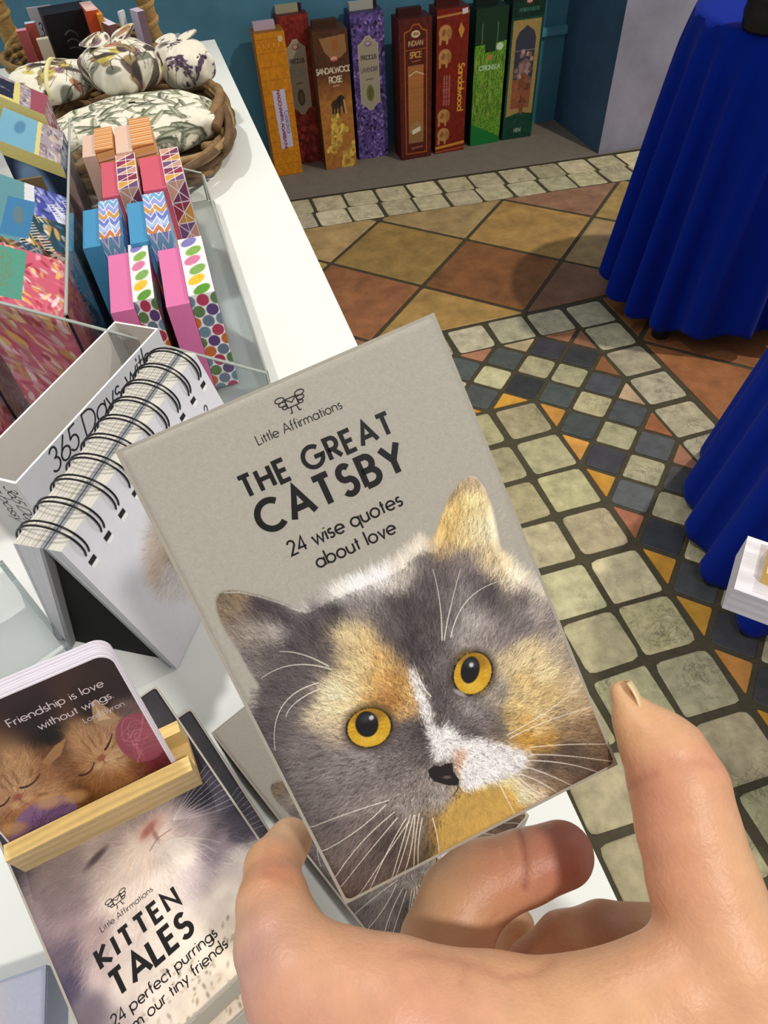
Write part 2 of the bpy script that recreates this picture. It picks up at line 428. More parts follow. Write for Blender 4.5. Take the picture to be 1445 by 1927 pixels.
def whisker(img, pts, wd, col, alpha=0.9):
    (a, b, c) = [np.asarray(p, float) for p in pts]
    t = np.linspace(0, 1, 26)[:, None]; Q = (1 - t) ** 2 * a + 2 * t * (1 - t) * (2 * b - (a + c) / 2) + t * t * c
    for i in range(len(Q) - 1):
        line(img, Q[i][0], Q[i][1], Q[i + 1][0], Q[i + 1][1], wd * (1 - 0.6 * i / 25), col, alpha)
def draw_text(img, txt, x, y, size, ang, wt, col, track=0.1, al='c', slant=0.0):
    S, wd = text_strokes(txt, size, track, slant); c, s = math.cos(ang), math.sin(ang)
    off = -wd / 2 if al == 'c' else 0
    for st in S:
        Q = [(x + (a + off) * c + b * s, y + (a + off) * s - b * c) for a, b in st]
        pline(img, Q, wt * size, col)
def homography(src, dst):
    A = []; B = []
    for (x, y), (u, v) in zip(src, dst):
        A.append([x, y, 1, 0, 0, 0, -u * x, -u * y]); B.append(u)
        A.append([0, 0, 0, x, y, 1, -v * x, -v * y]); B.append(v)
    h = np.linalg.solve(np.array(A, float), np.array(B, float)); return np.append(h, 1).reshape(3, 3)
def hmap(Hm, x, y):
    q = Hm @ np.array([x, y, 1.0]); return q[0] / q[2], q[1] / q[2]

# ------------------------------------------------------------------ the setting
P = 0.115                                   # pitch of the small cream floor tiles
def struct(o): o['kind'] = 'structure'; return o
def clip_poly(pts, half):
    """keep the part of pts where a*x+b*y<=c for every half plane"""
    for (a, b, c) in half:
        out = []
        for i in range(len(pts)):
            p, q = pts[i], pts[(i + 1) % len(pts)]
            dp = a * p[0] + b * p[1] - c; dq = a * q[0] + b * q[1] - c
            if dp <= 0: out.append(p)
            if dp * dq < 0:
                t = dp / (dp - dq); out.append((p[0] + t * (q[0] - p[0]), p[1] + t * (q[1] - p[1])))
        pts = out
        if len(pts) < 3: return []
    return pts
def inset(pts, d):
    n = len(pts); A = sum(pts[i][0] * pts[(i + 1) % n][1] - pts[(i + 1) % n][0] * pts[i][1] for i in range(n))
    if A < 0: pts = pts[::-1]
    half = []
    for i in range(n):
        p, q = pts[i], pts[(i + 1) % n]; dx, dy = q[0] - p[0], q[1] - p[1]; L = math.hypot(dx, dy)
        if L < 1e-6: continue
        a, b = dy / L, -dx / L
        half.append((a, b, a * p[0] + b * p[1] - d))
    return clip_poly(pts, half)
def rounded(pts, r):
    out = []; n = len(pts)
    for i in range(n):
        p0, p, p2 = [np.array(pts[j % n], float) for j in (i - 1, i, i + 1)]
        a = p0 - p; b = p2 - p; la = np.linalg.norm(a); lb = np.linalg.norm(b)
        rr = min(r * random.uniform(.5, 1.5), .4 * la, .4 * lb); A = p + a / la * rr; B = p + b / lb * rr
        for t in (0, .5, 1): out.append(tuple((1 - t) ** 2 * A + 2 * t * (1 - t) * p + t * t * B))
    return out
floor_mb = MB()
def tile(pts, col, mi, gap=0.06, r=0.08, h=0.02):
    pts = inset(pts, gap)
    if len(pts) < 3: return
    A = sum(pts[i][0] * pts[(i + 1) % len(pts)][1] - pts[(i + 1) % len(pts)][0] * pts[i][1] for i in range(len(pts)))
    if A < 0.02: return
    pts = rounded(pts, r); top = np.array(pts); c = top.mean(0); n = len(pts)
    inn = c + (top - c) * 0.965
    V = np.r_[np.c_[top, np.full(n, -0.03)], np.c_[top, np.full(n, h * .6)], np.c_[inn, np.full(n, h)]] * P
    F = [[k * n + i, k * n + (i + 1) % n, (k + 1) * n + (i + 1) % n, (k + 1) * n + i] for k in (0, 1) for i in range(n)] + [list(range(2 * n, 3 * n))]
    floor_mb.add(V, F, np.asarray(col, float) * random.uniform(.9, 1.08), mi)
def jit(c, d=10):
    e = random.uniform(-d, d) * .6
    return [x + e + random.uniform(-3, 3) for x in c]
def square(cx, cy, s=1.0, rot=0):
    rot += random.uniform(-.03, .03); cx += random.uniform(-.02, .02); cy += random.uniform(-.02, .02)
    return [(cx + s / 2 * (a * math.cos(rot) - b * math.sin(rot)), cy + s / 2 * (a * math.sin(rot) + b * math.cos(rot))) for a, b in ((-1, -1), (1, -1), (1, 1), (-1, 1))]
CREAM = (186, 178, 140)
for i in range(-7, 0):                                    # cream field
    for j in range(-10, 0):
        tile(square(i + .5, j + .5), jit(CREAM, 16), 1, .062, .10)
for i in range(-14, 6):                                   # small mosaic set diagonally round the field
    for j in range(-22, 6):
        if (i + j) % 2 == 0: continue
        k = max(i, j)
        if k < 0 or k > 4: continue
        x, y = i * .525, j * .51 if j > 0 else j * .5
        q = [(x - .525, y), (x, y - .51), (x + .525, y), (x, y + .51)]
        if k in (0, 4):
            q = clip_poly(q, [(-1, 0, -0.0) if i >= j else (0, -1, 0.0)] if k == 0 else ([(1, 0, 2.1)] if i >= j else [(0, 1, 2.04)]))
            if not q: continue
            c = random.choice([(212, 150, 62), (200, 142, 70), (208, 152, 58), (176, 116, 86)]) if k == 0 else random.choice([(170, 116, 84), (160, 104, 66), (182, 128, 100), (196, 172, 140)])
            tile(q, jit(c), 3, .05, .04)
        else:
            tile(q, jit((196, 188, 152) if k == 2 else random.choice([(72, 74, 77), (60, 62, 66), (84, 87, 88)])), 1 if k == 2 else 2, .045, .07)
for k in range(-9, 2): tile(square(2.57, k + .5, .96), jit((196, 190, 160), 14), 1, .045, .09)      # outer cream border
for k in range(-7, 3): tile(square(k - .45 + .02, 2.48, .96), jit((196, 190, 160), 14), 1, .045, .09)
tile(square(2.58, 2.44, .96), (194, 188, 160), 1, .045, .09)
e1 = np.array((1.90, 1.84)); e2 = np.array((-1.93, 1.96)); n0 = np.array((1.13, 6.86))
YEL, TER, TAN, PNK = (184, 150, 88), (160, 108, 66), (188, 158, 110), (154, 116, 90)
tcol = {(0, 0): YEL, (-1, 0): YEL, (-1, -1): TER, (0, -1): YEL, (-2, 0): TER, (-1, 1): TAN, (0, 1): TAN, (1, -1): PNK, (1, 0): TER, (0, -2): TAN, (-2, -1): YEL, (-2, 1): YEL}
tcol[(0, 0)] = TAN; tcol[(0, -1)] = YEL; tcol[(-1, -1)] = TER; tcol[(-1, 0)] = YEL
back = (0.07, 1, 8.98)
for i in range(-7, 9):
    for j in range(-7, 9):
        a = n0 + i * e1 + j * e2
        q = [tuple(a), tuple(a + e1), tuple(a + e1 + e2), tuple(a + e2)]
        c = tcol.get((i, j)) or random.choice([TER, YEL, PNK, TAN, TER])
        tile(clip_poly(q, [back, (0, -1, -2.98)]) or [], jit(c), 3, .055, .05)
        qq = clip_poly(q, [(0, 1, 2.98), (-1, 0, -3.1)])
        if qq: tile(qq, jit(random.choice([TER, TER, PNK])), 3, .055, .05)
ca, sa = math.cos(-.068), math.sin(-.068)
for i in range(-12, 16):                                  # double cream strip before the shelf wall
    for r in range(2):
        x = i * 1.0 + .1 * r; y = 8.98 + .44 + r * .93
        q = square(x, y - (0.0), .98)
        q = [(px, py - .07 * px) for px, py in q]
        tile(q, jit((204, 194, 160), 18), 1, .038, .09)
floor_mb.quad((-14 * P, -12 * P, 0), (16 * P, -12 * P, 0), (16 * P, 14.3 * P, 0), (-14 * P, 14.3 * P, 0), (90, 84, 64), 0)
gy = lambda x: (10.9 - .07 * x) * P
floor_mb.quad((-14 * P, gy(-14), .0025), (16 * P, gy(16), .0025), (16 * P, 14.3 * P, .0025), (-14 * P, 14.3 * P, .0025), (120, 112, 102), 4)
fl = struct(floor_mb.build('floor', ['grout', 'stone', 'slate', 'terra', 'carpet']))
fl['label'] = 'mosaic floor of cream, slate and terracotta tiles'

mb = MB(); mb.box(-14 * P, 16 * P, 14.05 * P, 14.6 * P, 0, 2.8)
struct(mb.build('wall_back', 'wall'))
mb = MB(); mb.box(6.0 * P, 7.16 * P, 13.72 * P, 14.05 * P, 0.0, 0.30, default=(70, 130, 156)); mb.box(6.0 * P, 7.16 * P, 13.62 * P, 14.05 * P, .30, .325, default=(84, 148, 172)); mb.box(6.0 * P, 7.16 * P, 13.78 * P, 14.05 * P, .325, 2.8, default=(70, 130, 156))
struct(bevel(mb.build('trim_1', 'pillar'), .004))
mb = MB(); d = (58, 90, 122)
mb.box(7.16 * P, 14 * P, 10.5 * P, 14.05 * P, 0, 2.8, {'front': np.asarray((146, 146, 168.)), 'left': np.asarray(d, float)}, (136, 136, 158))  # left face: bluer paint, darkened further with its shade put into the colour
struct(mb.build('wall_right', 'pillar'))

# ------------------------------------------------------------------ white display table
TZ = 0.715
tb = thing('display_table', 'long white display table covered with boxed gifts along the left', 'table', upright((-0.95, -0.45, 0), 0))
def tl(x, y): return (x + 0.95, y + 0.45)
mb = MB(); mb.box(-0.55, 0.392, -0.85, 0.80, TZ - .03, TZ, default=(236, 240, 238))
bevel(mb.build('tabletop', 'white', tb), .002)
for sx in (-.50, .22):
    for sy in (-.78, .72):
        mb = MB(); mb.box(sx - .022, sx + .022, sy - .022, sy + .022, 0.003, TZ - .03, default=(210, 212, 212)); bevel(mb.build('leg', 'white', tb), .002)

# ------------------------------------------------------------------ blue clothed round tables
def cloth(cx, cy, rt, rb, ztop, zhem, nf, seed, name, label):
    r = np.random.default_rng(seed); na, nz = 540, 44
    th = np.linspace(0, 2 * np.pi, na, endpoint=False)
    ph = th * nf + 0.9 * np.sin(2 * th + r.random() * 6) + 0.7 * np.sin(5 * th + r.random() * 6)
    amp = 1 + .35 * np.sin(3 * th + r.random() * 6)
    V = []
    rows = [(f, None) for f in np.linspace(0.05, 1, 9)]
    for f, _ in rows: V.append(np.c_[cx + rt * f * np.cos(th), cy + rt * f * np.sin(th), np.full(na, ztop + .0015)])
    for k in range(1, nz + 1):
        t = k / nz; z = ztop + (zhem - ztop) * t - .004 * min(1, t * 12)
        rr = rt + .006 * min(1, t * 10) + (rb - rt) * t ** .9
        fold = np.sin(ph + .5 * t); fold = np.sign(fold) * np.abs(fold) ** .75
        rad = rr + fold * amp * .025 * t ** .7
        zz = z + .012 * t * np.sin(ph + 1.2) + .01 * t * np.sin(3 * th)
        V.append(np.c_[cx + rad * np.cos(th), cy + rad * np.sin(th), zz])
    V = np.array(V); n = V.shape[0]; i = np.arange(n * na).reshape(n, na); j = np.roll(i, -1, 1)
    F = np.stack([i[:-1], j[:-1], j[1:], i[1:]], -1).reshape(-1, 4)[:, ::-1]
    V = V.reshape(-1, 3) - (cx, cy, 0)
    mb = MB(); mb.add(V, F, (6, 30, 150)); mb.f.append(list(range(na))); mb.mi.append(0)
    o = mb.build(name, 'blue', None, True); o.location = (cx, cy, 0)
    s = o.modifiers.new('thickness', 'SOLIDIFY'); s.thickness = .0012; s.offset = -1
    return tag(o, label, 'tablecloth')
def round_table(cx, cy, r, z, label):
    t = thing('round_table', label, 'table', upright((cx, cy, 0), .5))
    mb = MB(); mb.lathe([(r * .98, z - .022), (r, z - .018), (r, z - .003), (r * .98, z)], (40, 38, 36), seg=64); mb.build('tabletop', 'black', t)
    mb = MB(); mb.lathe([(.03, .05), (.025, .1), (.025, z - .022)], (30, 30, 32)); mb.build('column', 'black', t)
    for k in range(4):
        a = k * math.pi / 2; mb = MB()
        mb.tube([(.03 * math.cos(a), .03 * math.sin(a), .07), (.14 * math.cos(a), .14 * math.sin(a), .045), (.235 * math.cos(a), .235 * math.sin(a), .03)], [.014, .013, .012], (24, 24, 26))
        g = mb.build('foot', 'black', t)
        mb = MB(); mb.lathe([(.02, .003), (.022, .006), (.022, .026), (.018, .03)], (60, 56, 52), (.235 * math.cos(a), .235 * math.sin(a), 0)); mb.build('glide', 'black', g)
    return t
round_table(.62, .24, .212, .655, 'dark round table under the blue cloth, near the grey pillar')
cloth(.62, .24, .215, .262, .655, .058, 19, 3, 'tablecloth', 'royal blue pleated cloth on the round table before the grey pillar')
round_table(.40, -.60, .245, .655, 'dark round table under the blue cloth nearest the wooden ledge')
cloth(.40, -.60, .25, .315, .655, .02, 19, 5, 'tablecloth', 'royal blue pleated cloth at the right edge, behind the wooden ledge')
c0 = at(1450, 12, .70)
mb = MB(); mb.lathe([(.045, 0), (.050, .006), (.052, .02), (.054, .03), (.052, .04), (.055, .05), (.054, .075), (.048, .08)], (22, 20, 20))
o = mb.build('bowl', 'black', None, True); o.location = (c0[0] + .03, c0[1] + .02, .6567); tag(o, 'black ridged bowl on top of the blue tablecloth', 'bowl')

# wooden ledge at the right edge
def woodart(w, h, c, seed=0, horiz=True):
    r = np.random.default_rng(seed); a = canvas(w, h, c)
    n = noise2(max(4, w // 14), h, 5, r) if horiz else noise2(w, max(4, h // 14), 5, r)
    n = np.repeat(n, w // n.shape[1] + 1, 1)[:, :w] if horiz else np.repeat(n, h // n.shape[0] + 1, 0)[:h]
    n = blur(n[..., None], 3)[..., 0]; y = np.mgrid[0:h, 0:w][0 if horiz else 1]
    g = np.sin(y * 6.28 / max(6., (h if horiz else w) / 3.2) + n * 5)
    return np.clip(a * (1 + .045 * g[..., None] + .03 * (noise2(w, h, 2, r)[..., None] - .5)), 0, 255)
L0 = at(1381, 1108, .70)
lg = thing('wooden_ledge', 'pale wooden ledge end jutting in at the right edge', 'shelf', upright((L0[0], L0[1], 0), math.radians(-46)))
mb = MB(); top = .70; LW = .047
mb.box(0, .52, 0, LW, top - .022, top, {'top': woodart(300, 40, (222, 218, 226), 3), 'left': woodart(40, 24, (212, 208, 220), 4), 'front': woodart(300, 24, (214, 210, 220), 5)}, (212, 208, 220))
bevel(mb.build('board', 'wood', lg), .002)
mb = MB(); mb.box(.013, .52, .012, LW - .006, top - .002, top + .010, {'top': woodart(300, 40, (232, 190, 104), 6), 'left': woodart(30, 10, (226, 190, 112), 7)}, (230, 190, 108))
bevel(mb.build('inlay', 'wood', lg), .002)
mb = MB(); mb.box(.47, .51, .004, LW - .004, .003, top - .022, default=(150, 140, 130)); mb.build('post', 'wood', lg)

# ------------------------------------------------------------------ incense boxes against the wall
def inc_art(kind, w=84, h=300):
    r = np.random.default_rng(len(kind) * 7 + ord(kind[0])); g = noise2(w, h, 6, r)[..., None]; g2 = noise2(w, h, 2, r)[..., None]
    if kind == 'orange':
        a = canvas(w, h, (214, 138, 26)) * (.9 + .15 * g)
        for y in range(12, h, 26): line(a, 0, y, w, y, 1.2, (176, 100, 20))
        for y in range(12, h, 26):
            for x in range(6 + (y // 26 % 2) * 10, w, 20): line(a, x, y, x, y + 26, .8, (184, 110, 22))
        for x in range(8, w, 14): ell(a, x, 24, 5, 8, 0, (188, 108, 22)); ell(a, x, 24, 3, 6, 0, (222, 150, 40))
        poly(a, [(26, 112), (62, 110), (66, 234), (30, 238)], (206, 200, 226))
        draw_text(a, 'NAGCHAMPA AGARBATHI', 39, 174, 8.5, math.pi / 2, .20, (140, 40, 80), .06)
        draw_text(a, 'Goloka', 53, 180, 12, math.pi / 2, .12, (110, 110, 180), .06)
        ell(a, 70, 14, 7, 6, 0, (220, 190, 150))
    elif kind in ('rose', 'lavender'):
        if kind == 'rose':
            a = canvas(w, h, (128, 40, 34)) * (.75 + .5 * g)
            for _ in range(90): ell(a, r.integers(0, w), r.integers(160, h), r.integers(3, 9), r.integers(3, 9), r.random() * 3, np.array((150, 60, 50)) * r.uniform(.6, 1.35), 2)
        else:
            a = canvas(w, h, (92, 76, 140)) * (.7 + .6 * g)
            for _ in range(420):
                y = r.integers(10, h); ell(a, r.integers(0, w), y, r.integers(1, 4), r.integers(2, 6), r.random() * 3, np.array(random.choice([(40, 30, 60), (130, 100, 180), (170, 140, 210), (70, 50, 110)])), 1.5)
        pl = [(16, 60), (28, 52), (36, 44), (46, 44), (54, 52), (66, 60), (66, 176), (58, 178), (46, 190), (36, 190), (24, 178), (16, 176)]
        poly(a, pl, (168, 160, 140)); pline(a, pl + pl[:1], 1.5, (206, 196, 160))
        ell(a, 41, 58, 9, 5, 0, (150, 60, 60) if kind == 'rose' else (120, 70, 110)); draw_text(a, 'HEM', 41, 60, 5, 0, .2, (230, 220, 210))
        draw_text(a, 'PRECIOUS', 41, 88, 8, 0, .16, (70, 60, 60), .02)
        draw_text(a, 'ROSE' if kind == 'rose' else 'LAVENDER', 41, 112, 12 if kind == 'rose' else 8, 0, .16, (150, 150, 140) if kind == 'rose' else (90, 84, 100), .02)
        line(a, 32, 128, 50, 127, 1.4, (60, 50, 50))
        ell(a, 41, 156, 10, 17, 0, (84, 82, 54) if kind == 'rose' else (108, 116, 60)); ell(a, 41, 156, 5, 11, 0, (120, 104, 84) if kind == 'rose' else (92, 100, 50))
    elif kind == 'sandal':
        yy = np.linspace(0, 1, h)[:, None, None]
        a = (canvas(w, h, (84, 52, 36)) * (1 - np.clip((yy - .25) * 4, 0, 1)) + canvas(w, h, (176, 116, 56)) * np.clip((yy - .25) * 4, 0, 1)) * (.9 + .2 * g)
        poly(a, [(14, 14), (76, 10), (78, 44), (60, 56), (40, 56), (24, 40)], (150, 112, 70)); ell(a, 50, 30, 8, 12, 0, (160, 96, 54))
        ell(a, 46, 56, 10, 6, 0, (170, 70, 60)); draw_text(a, 'HEM', 46, 58, 6, 0, .2, (240, 220, 200))
        draw_text(a, 'SANDALWOOD', 44, 84, 11, 0, .18, (226, 214, 190), .0); draw_text(a, 'ROSE', 46, 104, 12, 0, .18, (226, 214, 190), .02)
        line(a, 38, 112, 54, 111, 1.5, (220, 200, 170))
        D = (58, 48, 38)
        ell(a, 44, 150, 15, 10, -.2, D, 2); ell(a, 55, 141, 9, 9, .2, D, 2); ell(a, 49, 142, 5, 8, .3, (40, 34, 28), 2)
        for lx in (34, 41, 50): line(a, lx, 152, lx - 2, 176, 5, D)
        line(a, 62, 144, 66, 172, 4, (190, 160, 110)); line(a, 58, 146, 60, 170, 4, D)
        def rose(x, y, s):
            for k in range(26): ell(a, x + r.normal() * s * .5, y + r.normal() * s * .5, s * .45, s * .38, r.random() * 3, np.array((224, 186, 84)) * r.uniform(.72, 1.15), 2)
            ell(a, x + 1, y + 2, s * .28, s * .28, 0, (186, 110, 40), 3)
        rose(38, 210, 17); rose(30, 226, 13); rose(40, 190, 13); rose(26, 252, 11); rose(60, 284, 19); rose(76, 258, 13)
    elif kind == 'brown':
        a = canvas(w, h, (88, 34, 26)) * (.85 + .3 * g)
        fr = [(14, 40), (14, 26), (28, 22), (36, 12), (50, 12), (58, 22), (70, 26), (70, 286), (14, 286)]
        pline(a, fr + fr[:1], 2.4, (186, 100, 44)); poly(a, [(22, 92), (62, 92), (62, 262), (22, 262)], (172, 112, 62))
        for y in range(92, 262, 12): line(a, 22, y, 62, y + r.normal() * 3, 1.2, np.array((172, 112, 62)) * r.uniform(.8, 1.15))
        ell(a, 42, 30, 11, 7, 0, (226, 214, 180)); draw_text(a, 'HEM', 42, 33, 6, 0, .2, (120, 50, 30))
        draw_text(a, 'INDIAN', 42, 52, 9, 0, .18, (200, 170, 130), .14); line(a, 16, 60, 68, 60, 1.2, (186, 100, 44))
        draw_text(a, 'SPICE', 42, 76, 11, 0, .18, (206, 160, 90), .04); line(a, 32, 84, 54, 82, 1.2, (200, 160, 110))
        pline(a, [(24, 112), (42, 104), (62, 112)], 2.2, (230, 200, 160)); ell(a, 42, 236, 18, 24, 0, (160, 130, 84)); poly(a, [(24, 238), (62, 238), (62, 262), (24, 262)], (150, 110, 70))
        poly(a, [(30, 232), (52, 224), (54, 234), (32, 242)], (232, 222, 196)); line(a, 30, 274, 58, 272, 5, (150, 80, 70))
    elif kind == 'maroon':
        a = canvas(w, h, (122, 34, 20)) * (.88 + .24 * g)
        line(a, 0, 14, w, 10, 4, (180, 130, 70)); line(a, 0, 286, w, 280, 6, (206, 146, 54)); line(a, 0, 296, w, 292, 2, (180, 120, 60))
        for y in (44, 90, 214, 256):
            c = (190, 140, 84); ell(a, 22, y, 17, 15, 0, c, 2); ell(a, 32, y + 3, 7, 11, 0, (168, 116, 66), 2); line(a, 10, y + 6, 9, y + 20, 6, c); line(a, 26, y + 8, 27, y + 20, 6, c); ell(a, 18, y, 5, 7, .4, (150, 96, 56), 2)
        draw_text(a, 'Sandalwood', 60, 158, 15, math.pi / 2, .17, (226, 168, 58), .04)
        for x in (20, 27, 34): draw_text(a, 'natural fragrance sticks', x, 160, 5, math.pi / 2, .14, (190, 120, 120), .06)
        poly(a, [(62, 28), (72, 42), (64, 58), (56, 42)], (204, 140, 60)); poly(a, [(64, 4), (78, 2), (79, 12), (66, 14)], (216, 206, 220))
    elif kind == 'green':
        yy = np.linspace(0, 1, h)[:, None, None]
        a = canvas(w, h, (96, 150, 44)) * (.7 + .6 * g2)
        for _ in range(340):
            x, y = r.integers(0, w), r.integers(110, 250); line(a, x, y, x + r.normal() * 4, y - r.integers(8, 26), 1.2, np.array(random.choice([(60, 90, 30), (160, 180, 80), (120, 160, 60), (70, 100, 40)])))
        poly(a, [(0, 0), (w, 0), (w, 68), (56, 72), (54, 90), (28, 90), (26, 72), (0, 74)], (24, 54, 34))
        for x in (18, 58): line(a, x, 30, x, 70, 3, (70, 110, 80))
        ell(a, 40, 100, 8, 6, 0, (176, 130, 80)); draw_text(a, 'CITRONELLA', 42, 126, 9, 0, .18, (190, 220, 190), .0)
        poly(a, [(0, 246), (w, 286), (w, h), (0, h)], (28, 120, 56)); ell(a, 66, 80, 9, 8, 0, (200, 226, 200))
    else:
        a = canvas(w, h, (22, 70, 52)) * (.85 + .3 * g); a[:50] *= .7
        pl = [(6, 54), (78, 54), (78, 246), (44, 240), (6, 248)]
        poly(a, pl, (164, 140, 84)); a[54:248] *= (.9 + .2 * g2[54:248])
        ip = [(16, 90), (22, 76), (42, 64), (62, 76), (68, 90), (68, 232), (16, 232)]
        poly(a, ip, (58, 60, 78)); poly(a, [(16, 170), (68, 170), (68, 232), (16, 232)], (146, 88, 62)); line(a, 16, 112, 68, 112, 1.3, (150, 140, 130))
        for k in range(60): ell(a, 42 + r.normal() * 10, 150 + r.normal() * 14, 5, 5, 0, np.array((150, 120, 116)) * r.uniform(.7, 1.3), 2)
        for k in range(30): ell(a, 42 + r.normal() * 9, 196 + r.normal() * 16, 6, 8, 0, np.array((140, 84, 60)) * r.uniform(.7, 1.2), 2)
        ell(a, 42, 20, 8, 5, 0, (170, 60, 60)); draw_text(a, 'HEM', 42, 22, 5, 0, .2, (230, 220, 210)); draw_text(a, 'ARABIAN NIGHTS', 42, 38, 6, 0, .16, (70, 120, 100), .02)
        draw_text(a, 'HEM', 42, 284, 8, 0, .18, (170, 190, 170)); ell(a, 72, 10, 6, 4, 0, (190, 210, 205))
    return np.clip(a, 0, 255)
INC = [('orange', (-.352, 1.487), .100, .445, (186, 116, 24), 'orange incense box with a white paper label, first from the left'),
       ('rose', (-.262, 1.565), .108, .465, (104, 34, 30), 'red incense box with a rose petal print and cream plaque'),
       ('sandal', (-.163, 1.470), .118, .432, (92, 60, 38), 'brown incense box printed with an elephant and yellow roses'),
       ('lavender', (-.022, 1.512), .116, .458, (70, 58, 110), 'purple incense box with a lavender blossom print'),
       ('brown', (.124, 1.440), .118, .440, (78, 32, 26), 'brown incense box with an arched orange frame'),
       ('maroon', (.262, 1.446), .116, .452, (96, 30, 22), 'maroon incense box with elephants and gold lettering down the front'),
       ('green', (.410, 1.462), .120, .435, (20, 46, 34), 'bright green incense box printed with grass'),
       ('nights', (.546, 1.464), .122, .470, (18, 52, 42), 'dark green incense box with a golden arched window, last on the right')]
for kind, (x, y), w, h, sc, lab in INC:
    t = thing('incense_box', lab, 'incense box', upright((x + w / 2, y + .045, .003), random.uniform(-.03, .03)), 'incense boxes lined up on the grey strip')
    mb = MB(); w2 = w / 2
    art = inc_art(kind); side = np.clip(canvas(20, 60, sc) * (.85 + .3 * noise2(20, 60, 5)[..., None]), 0, 255)
    mb.box(-w2, w2, -.045, .04, 0, h, {'front': art, 'left': side, 'right': side}, np.asarray(sc) * .8); mb.build('carton', 'print', t)
    mb = MB(); fl_c = {'orange': (190, 170, 190), 'rose': (160, 156, 132), 'lavender': (170, 168, 160)}.get(kind, np.asarray(sc) * .7)
    mb.box(-w2 * .86, w2 * .55, -.012, .012, h, h + .022, default=fl_c); mb.build('tuck_flap', 'print', t)
    if kind in ('lavender', 'rose'):
        mb = MB(); mb.box(w2 * .55, w2 * .8, -.004, .03, h, h + .02, default=(50, 26, 40)); mb.build('tuck_flap', 'print', t)

